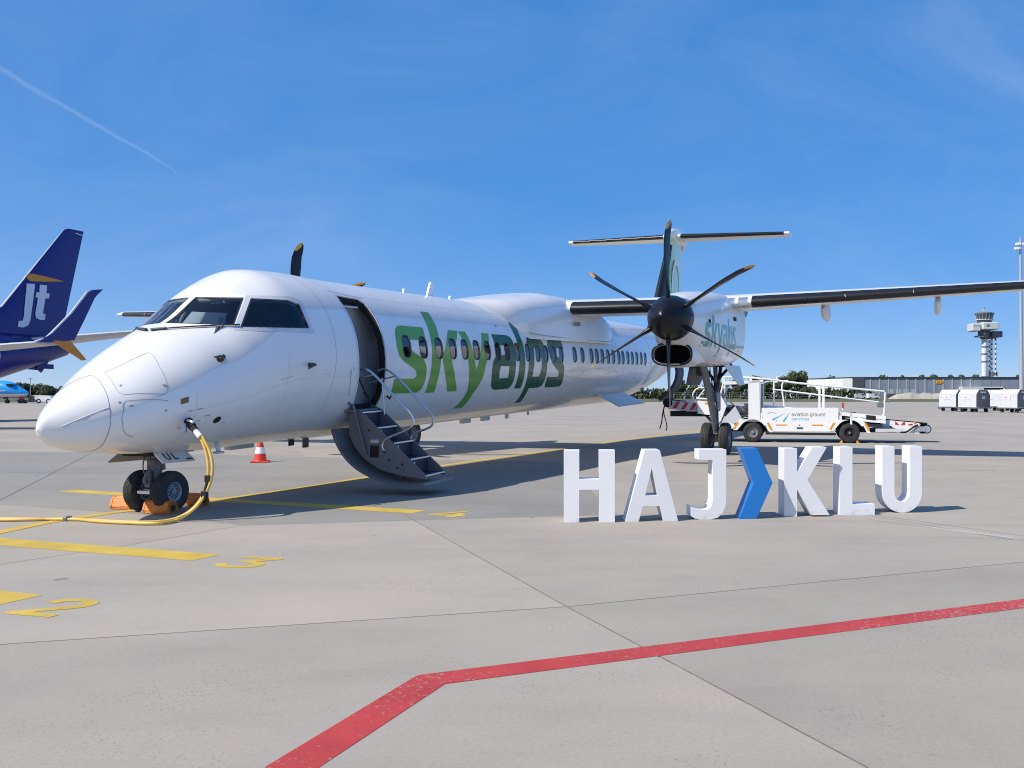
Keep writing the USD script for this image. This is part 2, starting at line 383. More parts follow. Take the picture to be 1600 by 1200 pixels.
def pane_mat(name, tint, ior=1.52):
    return usdkit.material(stage, LK + name, {
        't': ('transparent_bsdf', {'color': tint}), 'g': ('glossy_bsdf', {'color': (0.95, 0.97, 1.0), 'roughness': 0.015}), 'f': ('fresnel', {'IOR': ior}),
        'm': ('mix_closure', {})}, [('f.fac', 'm.fac'), ('t.BSDF', 'm.closure1'), ('g.BSDF', 'm.closure2')], surface='m.closure')
M['glass'] = pane_mat('cockpit_glass', (0.62, 0.68, 0.70), 1.6)
M['cabinglass'] = pane_mat('cabin_window_glass', (0.55, 0.58, 0.60), 2.1)
M['lamp'] = usdkit.material(stage, LK + 'lamp_lens', {'p': ('principled_bsdf', {'base_color': (0.75, 0.76, 0.78), 'roughness': 0.12, 'metallic': 0.85})}, [], surface='p.BSDF')

def concrete(name, tone, seed):
    t = np.array(tone)
    return usdkit.material(stage, LK + name, {
        'g': ('geometry', {}),
        'off': ('vector_math', {'math_type': 'add', 'vector2': (seed * 13.1, seed * 7.7, 0)}),
        'n1': ('noise_texture', {'scale': 0.30, 'detail': 6.0, 'roughness': 0.62}),
        'r1': ('rgb_ramp', {'ramp': [(0.30, tuple(t * 0.86 * np.array([1.0, 1.0, 1.02]))), (0.5, tuple(t)), (0.70, tuple(t * 1.09 * np.array([1.01, 1.0, .97])))]}),
        'mp': ('mapping', {'rotation': (0, 0, 0.28), 'scale': (0.7, 1.9, 1.0)}),
        'n2': ('noise_texture', {'scale': 1.0, 'detail': 6.0, 'roughness': 0.68}),
        'r2': ('rgb_ramp', {'ramp': [(0.30, (0.92, 0.92, 0.92)), (0.5, (1, 1, 1)), (0.75, (1.05, 1.04, 1.03))]}),
        'm1': ('mix', {'mix_type': 'multiply', 'fac': 0.85}),
        'n3': ('noise_texture', {'scale': 42.0, 'detail': 4.0, 'roughness': 0.7}),
        'r3': ('rgb_ramp', {'ramp': [(0.28, (0.86, 0.86, 0.86)), (0.5, (1, 1, 1)), (0.75, (1.05, 1.05, 1.05))]}),
        'm2': ('mix', {'mix_type': 'multiply', 'fac': 1.0}),
        # pitting: tiny dark pores gathered in patches
        'v': ('voronoi_texture', {'scale': 48.0, 'randomness': 1.0}),
        'vr': ('rgb_ramp', {'ramp': [(0.14, (1, 1, 1)), (0.26, (0, 0, 0))]}),
        'n4': ('noise_texture', {'scale': 0.75, 'detail': 4.0, 'roughness': 0.65}),
        'r4': ('rgb_ramp', {'ramp': [(0.50, (0, 0, 0)), (0.62, (0.95, 0.95, 0.95))]}),
        'wn': ('white_noise_texture', {}),
        'pm': ('math', {'math_type': 'multiply'}),
        'wr': ('math', {'math_type': 'greater_than', 'value2': 0.45}),
        'pm2': ('math', {'math_type': 'multiply'}),
        'm3': ('mix', {'mix_type': 'mix', 'color2': tuple(t * 0.34)}),
        # dark tyre scuffs and oil spots
        'mp5': ('mapping', {'rotation': (0, 0, -0.33), 'scale': (0.25, 1.5, 1.0)}),
        'n5': ('noise_texture', {'scale': 0.9, 'detail': 3.0, 'roughness': 0.5}),
        'r5': ('rgb_ramp', {'ramp': [(0.62, (0, 0, 0)), (0.74, (0.42, 0.42, 0.42))]}),
        'm4': ('mix', {'mix_type': 'mix', 'color2': tuple(t * 0.62)}),
        'n6': ('noise_texture', {'scale': 2.6, 'detail': 2.0}),
        'r6': ('rgb_ramp', {'ramp': [(0.735, (0, 0, 0)), (0.775, (0.6, 0.6, 0.6))]}),
        'm5': ('mix', {'mix_type': 'mix', 'color2': tuple(t * 0.35)}),
        'b': ('bump', {'strength': 0.10, 'distance': 0.003}),
        'p': ('principled_bsdf', {'roughness': 0.82, 'specular_ior_level': 0.35})},
        [('g.position', 'off.vector1'), ('off.vector', 'n1.vector'), ('n1.fac', 'r1.fac'), ('off.vector', 'mp.vector'), ('mp.vector', 'n2.vector'), ('n2.fac', 'r2.fac'),
         ('r1.color', 'm1.color1'), ('r2.color', 'm1.color2'), ('g.position', 'n3.vector'), ('n3.fac', 'r3.fac'), ('m1.color', 'm2.color1'), ('r3.color', 'm2.color2'),
         ('g.position', 'v.vector'), ('v.distance', 'vr.fac'), ('off.vector', 'n4.vector'), ('n4.fac', 'r4.fac'), ('vr.color', 'pm.value1'), ('r4.color', 'pm.value2'),
         ('v.position', 'wn.vector'), ('wn.value', 'wr.value1'), ('pm.value', 'pm2.value1'), ('wr.value', 'pm2.value2'),
         ('m2.color', 'm3.color1'), ('pm2.value', 'm3.fac'), ('off.vector', 'mp5.vector'), ('mp5.vector', 'n5.vector'), ('n5.fac', 'r5.fac'), ('m3.color', 'm4.color1'), ('r5.color', 'm4.fac'),
         ('off.vector', 'n6.vector'), ('n6.fac', 'r6.fac'), ('m4.color', 'm5.color1'), ('r6.color', 'm5.fac'), ('m5.color', 'p.base_color'), ('n3.fac', 'b.height'), ('b.normal', 'p.normal')], surface='p.BSDF')
G_TONE = np.array([0.330, 0.294, 0.246])
for i, k in enumerate((1.0, 0.94, 1.05)):
    M['slab%d' % i] = concrete('apron_concrete_%s' % ('warm', 'plain', 'pale')[i], G_TONE * k, i)
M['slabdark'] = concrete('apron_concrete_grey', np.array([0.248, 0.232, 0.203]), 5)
M['joint'] = mat('joint_sealant', (0.25, 0.228, 0.195), 0.9, var=0.3, scale=6)

def road_paint(name, col, wear):
    c = np.array(col)
    return usdkit.material(stage, LK + name, {
        'g': ('geometry', {}), 'n': ('noise_texture', {'scale': 30.0, 'detail': 6.0, 'roughness': 0.75}), 'n2': ('noise_texture', {'scale': 1.1, 'detail': 3.0}),
        'r2': ('rgb_ramp', {'ramp': [(0.35, (0, 0, 0)), (0.7, (wear, wear, wear))]}),
        'a': ('math', {'math_type': 'add'}), 'gt': ('rgb_ramp', {'ramp': [(0.64, (0, 0, 0)), (0.70, (1, 1, 1))]}),
        'n3': ('noise_texture', {'scale': 3.0, 'detail': 4.0}), 'r3': ('rgb_ramp', {'ramp': [(0.3, tuple(c * .86)), (0.7, tuple(c * 1.10))]}),
        'm': ('mix', {'mix_type': 'mix', 'color2': tuple(G_TONE * .95)}), 'p': ('principled_bsdf', {'roughness': 0.7, 'specular_ior_level': 0.35})},
        [('g.position', 'n.vector'), ('g.position', 'n2.vector'), ('n2.fac', 'r2.fac'), ('n.fac', 'a.value1'), ('r2.color', 'a.value2'), ('a.value', 'gt.fac'), ('g.position', 'n3.vector'), ('n3.fac', 'r3.fac'),
         ('r3.color', 'm.color1'), ('gt.color', 'm.fac'), ('m.color', 'p.base_color')], surface='p.BSDF')
M['yellow'] = road_paint('yellow_apron_paint', (0.52, 0.36, 0.055), 0.08)
M['redline'] = road_paint('red_apron_paint', (0.40, 0.043, 0.040), 0.13)
M['fadedpaint'] = road_paint('faded_white_paint', (0.48, 0.47, 0.45), 0.4)
# ---------------------------------------------------------------- the setting
gm = usdkit.material(stage, LK + 'grass_field', {
    'g': ('geometry', {}), 'n': ('noise_texture', {'scale': 0.05, 'detail': 6.0, 'roughness': 0.65}), 'n2': ('noise_texture', {'scale': 1.5, 'detail': 5.0}),
    'r': ('rgb_ramp', {'ramp': [(0.3, (0.060, 0.078, 0.026)), (0.6, (0.105, 0.105, 0.045)), (0.8, (0.15, 0.13, 0.07))]}), 'r2': ('rgb_ramp', {'ramp': [(0.3, (0.7, 0.7, 0.7)), (0.7, (1.2, 1.2, 1.2))]}),
    'm': ('mix', {'mix_type': 'multiply', 'fac': 1.0}), 'p': ('principled_bsdf', {'roughness': 0.95})},
    [('g.position', 'n.vector'), ('g.position', 'n2.vector'), ('n.fac', 'r.fac'), ('n2.fac', 'r2.fac'), ('r.color', 'm.color1'), ('r2.color', 'm.color2'), ('m.color', 'p.base_color')], surface='p.BSDF')
obj('ground', sheet(sbox(-3000, -600, 3000, 4500), -0.030), gm, label='dry grass land reaching to the horizon', kind='structure')
apron_poly = Polygon([(-400, -300), (400, -300), (400, 200), (150, 199), (40, 197), (-60, 196), (-110, 182), (-400, 176)])
NEAR = sbox(-45, -14, 45, 62)
apron = thing('apron', 'wide concrete apron of large slabs with recessed joints', None, kind='structure')
obj('joint_bed', sheet(apron_poly, -0.005), M['joint'], apron)
obj('far_paving', sheet(apron_poly.difference(NEAR), 0.0), M['slab0'], apron)
JOINTS = [
    [(-45, 108.4), (-10.2, 29.83), (-4.53, 16.53), (-1.338, 9.236), (-0.259, 6.783), (1.087, 3.873), (8.2, -14.2)],
    [(-46, -6.78), (-3.714, 5.758), (-0.259, 6.783), (3.887, 8.60), (46, 27.1)],
    [(-46, 98.0), (-13.57, 24.87), (-8.77, 13.59), (-5.7, 7.0), (-1.0, -15)],
    [(-46, 22.0), (-5.463, 8.47), (-4.85, 9.549), (-4.244, 10.998), (-2.345, 11.446), (0.9, 12.1), (3.2, 12.35), (4.354, 9.9)],
    [(2.9, 12.9), (5.2, 9.2), (9.5, 1.5), (17, -14.2)],
    [(-46, 44.0), (-8.0, 32.8), (46, 40.5)],
    [(10.0, 63), (13.5, 40), (20.0, 12), (27, -14.2)],
]
pieces = [NEAR]
cut = unary_union([LineString(j).buffer(w / 2, cap_style=2) for j, w in zip(JOINTS, (.013, .010, .016, .011, .013, .014, .014))])
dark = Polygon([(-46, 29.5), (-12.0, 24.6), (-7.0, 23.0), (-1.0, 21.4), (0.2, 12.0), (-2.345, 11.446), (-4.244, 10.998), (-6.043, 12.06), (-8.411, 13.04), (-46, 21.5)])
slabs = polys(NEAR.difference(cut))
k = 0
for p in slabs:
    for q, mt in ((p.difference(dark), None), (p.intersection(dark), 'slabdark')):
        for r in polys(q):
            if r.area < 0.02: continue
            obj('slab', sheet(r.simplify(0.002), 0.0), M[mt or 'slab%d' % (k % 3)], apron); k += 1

def mark(name, poly, mt, label, category='marking', z=0.002, group=None):
    return obj(name, sheet(poly, z), M[mt], label=label, category=category, group=group)
mark('red_line', LineString([(-2.05, 1.30), (-0.925, 5.045), (3.25, 6.95), (20, 14.55)]).buffer(0.108, cap_style=2, join_style=2, mitre_limit=4), 'redline', 'red painted boundary line bending across the foreground')
def bar(a, b, w):
    return ribbon([a, b], w)
mark('yellow_bar', bar((-8.566, 14.95), (-2.402, 12.258), 0.34), 'yellow', 'yellow stop bar passing under the nose wheel towards the faint 4', group='yellow stop bars')
mark('yellow_bar', bar((-14.5, 12.85), (-3.74, 8.82), 0.36), 'yellow', 'yellow stop bar ending beside the painted 3', group='yellow stop bars')
mark('yellow_bar', bar((-14.0, 10.8), (-4.36, 7.0), 0.36), 'yellow', 'yellow stop bar at left edge ending beside the painted 2', group='yellow stop bars')
lead = smooth_path([(-6.75, 10.35, 0), (-6.329, 12.3, 0), (-5.55, 13.9, 0), (-4.35, 17.5, 0), (-3.47, 20.2, 0), (-1.60, 25.15, 0), (-0.214, 29.05, 0), (2.744, 36.6, 0), (4.6, 42.1, 0)], 5)[:, :2]
mark('lead_in_line', LineString(lead).buffer(0.09, cap_style=2), 'yellow', 'yellow lead-in line running under the propeller plane from its nose wheel', z=0.004)
def digit(txt, c, h, right, label, mt='yellow', wscale=1.25):
    m = meshkit.text_mesh(txt, h, depth=0.0008, bold=True)
    m.apply_translation((-m.bounds[:, 0].mean(), -m.bounds[:, 1].mean(), 0))
    r = np.array(right) / np.linalg.norm(right); u = np.array([-r[1], r[0]])
    v = m.vertices
    P = np.c_[c[0] + v[:, 0:1] * r * wscale + v[:, 1:2] * u + np.array([[0, 0]]), 0] if False else np.c_[np.array(c) + v[:, :1] * r * wscale + v[:, 1:2] * u, 0.002 + v[:, 2]]
    obj('painted_number', T(P, m.faces), M[mt], label=label, category='marking', group='painted yellow numbers')
digit('2', (-3.95, 6.77), 0.50, (0.96, -0.28), 'painted yellow 2 on the concrete at lower left')
digit('3', (-3.25, 8.57), 0.50, (0.96, -0.28), 'painted yellow 3 beside the end of the middle stop bar')
digit('4', (-1.95, 12.05), 0.55, (0.96, -0.28), 'worn yellow 4 beyond the nose shadow near the folding stairs')
pd = Polygon([(2.2, 11.5), (3.95, 11.3), (6.4, 8.9), (5.0, 8.9)])
mark('faded_line', ribbon([(3.30, 11.55), (5.05, 9.15)], 0.05), 'fadedpaint', 'faded pale line on a grey strip right of the white U')
mark('red_line', ribbon([(-40.5, 44.1), (-22, 43.6)], 0.22), 'redline', 'far thin red line on the apron left of the nose')
far_yellow = ribbon([(1.2, 47.5), (6.0, 49.5), (30, 62)], 0.25)
mark('yellow_line', ribbon([(-0.6, 35.5), (8, 39.0)], 0.14), 'yellow', 'faint yellow line crossing the apron behind the main wheels')
# skid marks
M['skid'] = road_paint('tyre_skid', (0.20, 0.19, 0.18), 0.55)
for pts, w, lb in (([(-10.9, 20.4), (-9.0, 19.6), (-6.3, 19.9)], 0.10, 'dark curved tyre skid behind the nose wheel'), ([(-9.5, 22.6), (-7.2, 22.3)], 0.07, 'short tyre skid beyond the nose gear doors'),
                  ([(2.6, 19.5), (8.0, 19.0)], 0.05, 'thin dark scuff behind the white letters J and K')):
    mark('skid_mark', ribbon(smooth_path([(*q, 0) for q in pts], 6)[:, :2] if len(pts) > 2 else pts, w), 'skid', lb, z=0.002)
# ---------------------------------------------------------------- livery and openings of the propeller plane: (metres aft of the nose, degrees round the hull from port up)
LETTERS={
 'S':[(5.775, 24.5), (5.86, 25.52), (6.642, 25.21), (6.625, 20.64), (6.61, 14.42), (6.061, 14.33), (6.015, 11.63), (6.012, 7.7), (6.073, 5.66), (6.28, 2.65), (6.468, -0.57), (6.548, -3.87), (6.589, -7.88), (6.618, -14.68), (6.626, -20.27), (6.587, -24.55), (6.488, -27.37), (5.615, -27.0), (5.572, -15.37), (6.202, -15.64), (6.279, -13.8), (6.268, -11.12), (6.201, -8.46), (6.031, -5.84), (5.798, -2.02), (5.688, 1.11), (5.628, 4.86), (5.599, 9.91), (5.622, 17.07), (5.682, 21.89)],
 'K1':[(6.882, 41.08), (7.198, 41.34), (7.18, 34.99), (7.172, 27.98), (7.127, 18.46), (7.102, 7.12), (7.094, -1.12), (7.078, -10.75), (7.074, -19.24), (7.104, -28.26), (6.784, -28.03), (6.76, -18.97), (6.755, -9.27), (6.761, 0.16), (6.78, 8.27), (6.799, 15.89), (6.83, 24.65), (6.86, 32.52), (6.883, 38.1)],
 'K2':[(7.56, 24.38), (7.945, 24.47), (7.804, 17.09), (7.638, 8.9), (7.491, 0.35), (7.552, -5.25), (7.714, -15.33), (7.98, -28.05), (7.605, -28.02), (7.387, -17.31), (7.236, -8.01), (7.172, -2.48), (7.17, 0.95), (7.203, 4.41), (7.326, 11.49), (7.44, 18.13)],
 'Y':[(7.963, 24.1), (8.249, 24.33), (8.309, 19.25), (8.369, 10.17), (8.438, 0.6), (8.545, -10.15), (8.626, -2.33), (8.705, 3.65), (8.796, 12.04), (8.957, 24.05), (9.286, 23.88), (9.196, 16.35), (9.007, 0.74), (8.944, -6.07), (8.901, -17.62), (8.83, -24.82), (8.766, -30.68), (8.754, -38.9), (8.751, -44.97), (8.706, -48.14), (8.361, -48.02), (8.418, -43.6), (8.442, -35.48), (8.441, -28.51), (8.369, -21.92), (8.261, -11.17), (8.185, -2.37), (8.109, 6.31), (8.062, 12.15), (8.019, 18.88)],
 'A':[(9.406, 23.63), (10.122, 23.55), (10.293, 22.29), (10.366, 18.89), (10.387, 14.24), (10.386, 4.35), (10.422, -5.39), (10.457, -14.46), (10.474, -21.31), (10.452, -25.72), (10.346, -28.79), (9.673, -29.11), (9.51, -27.31), (9.408, -23.76), (9.318, -17.1), (9.266, -8.42), (9.287, -2.26), (9.345, 0.83), (9.429, 2.79), (9.576, 3.86), (9.948, 4.17), (9.939, 9.77), (9.91, 12.58), (9.831, 13.09), (9.424, 13.77)],
 'Ahole':[(9.669, -6.14), (10.085, -6.01), (10.118, -11.84), (10.126, -17.63), (9.691, -17.51), (9.641, -10.87)],
 'L':[(10.642, 39.36), (10.923, 38.96), (10.904, 32.14), (10.863, 22.6), (10.897, 12.98), (10.908, 2.9), (10.937, -7.08), (10.979, -17.31), (11.016, -25.39), (11.011, -29.15), (10.663, -29.0), (10.652, -22.34), (10.628, -13.7), (10.607, -6.22), (10.613, 1.16), (10.607, 9.4), (10.596, 17.85), (10.589, 25.86), (10.588, 33.01)],
 'P':[(11.183, 22.11), (11.276, 23.15), (11.817, 23.11), (11.982, 21.23), (12.07, 17.6), (12.129, 10.39), (12.193, 1.57), (12.218, -7.24), (12.243, -15.32), (12.253, -21.83), (12.218, -27.12), (12.051, -29.63), (11.499, -29.55), (11.568, -39.21), (11.629, -48.31), (11.299, -48.36), (11.289, -40.91), (11.235, -31.38), (11.192, -23.72), (11.154, -15.67), (11.127, -7.1), (11.104, 1.29), (11.092, 11.42), (11.101, 16.63)],
 'Phole':[(11.458, 11.69), (11.75, 11.02), (11.805, 4.94), (11.874, -2.85), (11.883, -8.95), (11.852, -15.13), (11.805, -17.09), (11.447, -17.15), (11.422, -10.58), (11.43, -2.03), (11.439, 4.78)],
 'S2':[(12.53, 22.37), (13.306, 22.31), (13.303, 17.86), (13.302, 12.1), (12.826, 12.51), (12.813, 4.45), (13.0, 1.78), (13.171, -1.84), (13.306, -6.45), (13.373, -13.96), (13.446, -20.78), (13.478, -25.86), (13.418, -29.99), (12.449, -29.9), (12.372, -24.82), (12.331, -17.58), (12.999, -18.35), (13.067, -15.72), (12.986, -11.94), (12.817, -9.13), (12.566, -4.59), (12.395, 1.62), (12.306, 9.61), (12.306, 15.98), (12.391, 20.28)],
}
WINS= [(5.93, 2.457), (6.49, 2.449), (7.05, 2.443), (7.58, 2.444), (8.06, 2.439), (8.56, 2.434), (9.05, 2.433), (9.54, 2.422), (10.0, 2.419), (10.52, 2.417), (11.09, 2.414), (11.66, 2.402), (12.15, 2.397), (12.63, 2.392), (13.12, 2.387), (14.06, 2.396), (14.63, 2.389), (15.33, 2.381), (15.76, 2.376), (16.22, 2.371), (16.72, 2.366), (17.19, 2.36), (17.69, 2.355), (18.09, 2.35), (18.58, 2.345), (19.03, 2.34), (19.5, 2.334), (19.99, 2.329), (20.45, 2.324)]
WS_L= [(1.871, 91.98), (1.944, 93.65), (2.012, 94.95), (2.07, 95.77), (2.123, 96.26), (2.173, 96.6), (2.222, 96.86), (2.272, 97.11), (2.323, 97.42), (2.377, 97.85), (2.435, 98.45), (2.411, 92.23), (2.405, 86.89), (2.412, 82.13), (2.428, 77.78), (2.451, 73.74), (2.48, 69.94), (2.515, 66.36), (2.555, 62.96), (2.6, 59.75), (2.65, 56.73), (2.608, 55.42), (2.567, 54.15), (2.528, 52.9), (2.49, 51.65), (2.452, 50.39), (2.414, 49.1), (2.377, 47.8), (2.342, 46.52), (2.307, 45.26), (2.273, 44.01), (2.207, 47.85), (2.146, 51.86), (2.09, 55.99), (2.038, 60.22), (1.989, 64.53), (1.945, 69.01), (1.908, 73.8), (1.88, 79.03), (1.865, 84.95)]
WS_S= [(2.328, 39.44), (2.363, 40.78), (2.399, 42.14), (2.436, 43.5), (2.473, 44.83), (2.51, 46.14), (2.549, 47.44), (2.588, 48.74), (2.629, 50.07), (2.671, 51.42), (2.716, 52.84), (2.753, 51.17), (2.793, 49.61), (2.836, 48.13), (2.879, 46.66), (2.924, 45.21), (2.97, 43.8), (3.019, 42.46), (3.07, 41.22), (3.125, 40.12), (3.184, 39.21), (3.2, 38.71), (3.215, 38.23), (3.231, 37.77), (3.248, 37.34), (3.265, 36.93), (3.283, 36.55), (3.302, 36.21), (3.321, 35.88), (3.34, 35.55), (3.359, 35.23), (3.351, 33.33), (3.346, 31.48), (3.342, 29.67), (3.34, 27.9), (3.34, 26.16), (3.341, 24.45), (3.344, 22.77), (3.349, 21.1), (3.355, 19.46), (3.362, 17.84), (3.22, 18.2), (3.092, 19.45), (2.974, 21.25), (2.863, 23.29), (2.756, 25.36), (2.658, 27.76), (2.568, 30.44), (2.484, 33.32), (2.403, 36.3)]
FRAME= [(2.229, 40.69), (2.271, 42.31), (2.314, 43.92), (2.358, 45.54), (2.404, 47.19), (2.451, 48.84), (2.499, 50.44), (2.547, 52.04), (2.598, 53.64), (2.65, 55.29), (2.706, 57.02), (2.748, 55.03), (2.794, 53.18), (2.843, 51.45), (2.893, 49.72), (2.946, 48.04), (3.001, 46.44), (3.059, 44.96), (3.122, 43.66), (3.192, 42.64), (3.272, 42.05), (3.288, 41.63), (3.305, 41.23), (3.323, 40.85), (3.34, 40.47), (3.358, 40.09), (3.376, 39.72), (3.394, 39.35), (3.412, 38.98), (3.431, 38.62), (3.449, 38.26), (3.434, 35.58), (3.424, 33.01), (3.418, 30.52), (3.415, 28.1), (3.415, 25.75), (3.419, 23.45), (3.425, 21.19), (3.434, 18.97), (3.445, 16.78), (3.46, 14.61), (3.286, 14.88), (3.127, 16.03), (2.983, 18.11), (2.849, 20.54), (2.723, 23.07), (2.608, 26.08), (2.503, 29.41), (2.405, 32.92), (2.313, 36.65)]
RADOME_LINE= [(0.709, 80.35), (0.635, 61.02), (0.578, 39.99), (0.54, 17.76), (0.531, 1.11), (0.53, -18.38), (0.552, -38.04), (0.58, -54.27)]
HATCH1= [(0.789, 77.17), (0.952, 70.78), (1.242, 64.26), (1.228, 56.97), (1.173, 43.32), (1.149, 29.59), (1.134, 20.03), (1.115, 14.02), (1.067, 12.04), (0.702, 32.63), (0.683, 40.37), (0.705, 51.93)]
HATCH2= [(1.099, 4.35), (0.694, 22.37), (0.661, 19.22), (0.629, -2.76), (0.667, -21.57), (0.732, -30.55), (0.825, -36.51)]
SEAM= [(0.152, 3.8), (0.317, 16.84), (0.531, 21.95)]
DOORTOP= [(4.376, 52.3), (5.269, 49.61)]
# ---------------------------------------------------------------- the propeller plane
PX, PY, YAW, PIT = -6.4505, 10.6537, 0.328138, -0.030894
def ac(m):
    """hull axes (aft, port, up) -> the plane's own prim axes, nose slightly down as it stands"""
    v = np.asarray(m.vertices)
    return T(np.c_[v[:, 1], v[:, 0], v[:, 2] - PIT * (v[:, 0] - 9.0)], np.asarray(m.faces)[:, ::-1])
def zb(zw, s): return zw + PIT * (s - 9.0)          # height above the ground -> hull height
def p2w(s, y, zw):
    return np.array([PX + s * math.sin(YAW) + y * math.cos(YAW), PY + s * math.cos(YAW) - y * math.sin(YAW), zw])
from scipy.interpolate import PchipInterpolator as PC
SK = np.sqrt([0, .06, .25, .6, 1.1, 1.6, 2.0, 2.4, 2.8, 3.3, 4.0, 5.0, 6.5])
IT = PC(SK, [1.409, 1.543, 1.703, 1.934, 2.287, 2.579, 2.789, 3.089, 3.361, 3.566, 3.588, 3.555, 3.55])
IB = PC(SK, [1.409, 1.312, 1.201, 1.11 , 1.043, 1.003, 0.983, 0.971, 0.969, 0.974, 0.977, 0.955, 0.955])
IW = PC(SK, [0, 0.09 , 0.294, 0.568, 0.824, 0.991, 1.069, 1.149, 1.218, 1.27, 1.3, 1.31, 1.31])
def prof(s):
    s = np.asarray(s, float); q = np.sqrt(np.clip(s, 0, 6.5)); t, b, w = IT(q), IB(q), IW(q)
    a = np.clip((s - 19.8) / 10.9, 0, 1)
    t = t - .25 * a ** 1.6; b = b + 1.75 * a ** 1.55; w = w * (1 - .86 * a ** 1.75)
    return t, b, w
def hull(s, ph, k=1.0, off=0.0):
    s = np.asarray(s, float); ph = np.asarray(ph, float)
    t, b, w = prof(s); zc = (t + b) / 2; H = (t - b) / 2
    return np.stack([s, (w * k + off) * np.cos(ph), zc + (H * k + off) * np.sin(ph)], -1)
SS = np.r_[.0004, np.linspace(.06, 1, 58) ** 2 * 6.5, np.linspace(6.8, 19.6, 34), np.linspace(20, 30.7, 30)]
def hull_loft(k, s0=None, s1=None, n=120):
    S = SS if s0 is None else np.clip(SS, s0, s1)
    S = np.unique(S)
    ph = np.linspace(0, 2 * PI, n, endpoint=False)
    return fixed(loft(np.array([hull(np.full(n, s), ph, k) for s in S])))
def radial_prism(poly, k0, k1, step=8.0, grow=0.03):
    """an opening outlined in (s, degrees) made a solid that pierces the skin; in strips so that it follows the curve"""
    out = []
    a0, a1 = poly.bounds[1], poly.bounds[3]
    for a in np.arange(a0 - .001, a1, step):
        for p in polys(poly.intersection(sbox(-5, a - grow, 50, a + step + grow))):
            if p.area < 1e-4: continue
            m = trimesh.creation.extrude_polygon(p, 1.0, engine='earcut'); v = m.vertices
            P = hull(v[:, 0], np.radians(v[:, 1]), k0 + (k1 - k0) * v[:, 2])
            out.append(fixed(T(P, m.faces)))
    return out
def skin_sheet(poly, off=0.003, ds=0.09, da=4.0, k=1.0):
    """a thin film lying on the skin, cut fine enough to follow it"""
    out = []
    s0, a0, s1, a1 = poly.bounds
    for s in np.arange(math.floor(s0 / ds) * ds, s1, ds):
        for a in np.arange(math.floor(a0 / da) * da, a1, da):
            for p in polys(poly.intersection(sbox(s, a, s + ds, a + da))):
                if p.area < 1e-5: continue
                v, f = tri(p)
                P = hull(v[:, 0], np.radians(v[:, 1]), k, off)
                m = T(P, f)
                c = np.array([0, 0, (prof(P[0, 0])[0] + prof(P[0, 0])[1]) / 2])
                o = P.mean(0) - c; o[0] = 0
                if (m.face_normals.mean(0) @ o) < 0: m.invert()
                out.append(m)
    m = join(out); m.merge_vertices(digits_vertex=5); return m
def skin_line(pts, w, off=0.0025):
    """a narrow groove line on the skin"""
    P = []
    for (a, b) in zip(pts[:-1], pts[1:]):
        n = max(2, int(np.hypot((b[0] - a[0]) / .08, (b[1] - a[1]) / 4)))
        for t in np.linspace(0, 1, n, endpoint=False): P.append((a[0] + (b[0] - a[0]) * t, a[1] + (b[1] - a[1]) * t))
    P.append(pts[-1]); P = np.array(P)
    C = hull(P[:, 0], np.radians(P[:, 1]), 1.0, off)
    N = hull(P[:, 0], np.radians(P[:, 1]), 1.0, off + .1) - C
    tn = np.gradient(C, axis=0); sd = np.cross(tn, N); sd /= np.linalg.norm(sd, axis=1)[:, None]
    v = np.vstack([C - sd * w / 2, C + sd * w / 2]); n = len(C)
    f = [[i, i + 1, n + i] for i in range(n - 1)] + [[i + 1, n + i + 1, n + i] for i in range(n - 1)]
    m = T(v, f)
    if (m.face_normals.mean(0) @ N.mean(0)) < 0: m.invert()
    return m
def super_ring(w, h, n=3.0, m=28):
    a = np.linspace(0, 2 * PI, m, endpoint=False)
    return np.c_[w * np.sign(np.cos(a)) * abs(np.cos(a)) ** (2 / n), h * np.sign(np.sin(a)) * abs(np.sin(a)) ** (2 / n)]
def z2a(s, z):
    t, b, w = prof(s); return math.degrees(math.asin(np.clip((z - (t + b) / 2) / ((t - b) / 2), -1, 1)))

PLANE = thing('propeller_plane', 'white twin-propeller airliner with green skyalps lettering and open folding stairs', 'aeroplane', (PX, PY, 0), -YAW, None)
# openings
win_polys = []
for s, z in WINS:
    a = z2a(s, z)
    win_polys.append(Polygon([(s + x, a + math.degrees(y / 1.3)) for x, y in super_ring(.140, .195, 3.0)]))
DOOR = Polygon([(4.50, 47.8), (5.08, 47.3), (5.16, 43.5), (5.19, 38.5), (5.207, 30), (5.223, 15), (5.233, 4), (5.25, -5), (5.30, -18), (5.36, -30), (5.38, -40), (4.72, -40), (4.62, -28), (4.56, -18), (4.50, -5), (4.48, 4), (4.472, 25), (4.474, 42)])
def soft(poly, r=.03):
    q = affinity.scale(poly, 1, 1 / 40.0, origin=(0, 0)).buffer(-r).buffer(r, quad_segs=4); return affinity.scale(q, 1, 40.0, origin=(0, 0))
WSL = soft(Polygon(WS_L).intersection(sbox(0, 0, 9, 87.3)), .02)
WSS = soft(Polygon(WS_S), .02)
def mirror(poly): return Polygon([(s, 180 - a) for s, a in poly.exterior.coords])
outer, inner = man(hull_loft(1.0)), man(hull_loft(0.955, .35, 29.5))
tools = []
for p in win_polys: tools += radial_prism(p, .8, 1.2, 30)
for p in (DOOR, WSL, WSS, mirror(WSL), mirror(WSS)): tools += radial_prism(p, .82, 1.16)
cutter = manifold3d.Manifold.batch_boolean([man(t) for t in tools], manifold3d.OpType.Add)
skin = (outer - inner) - cutter
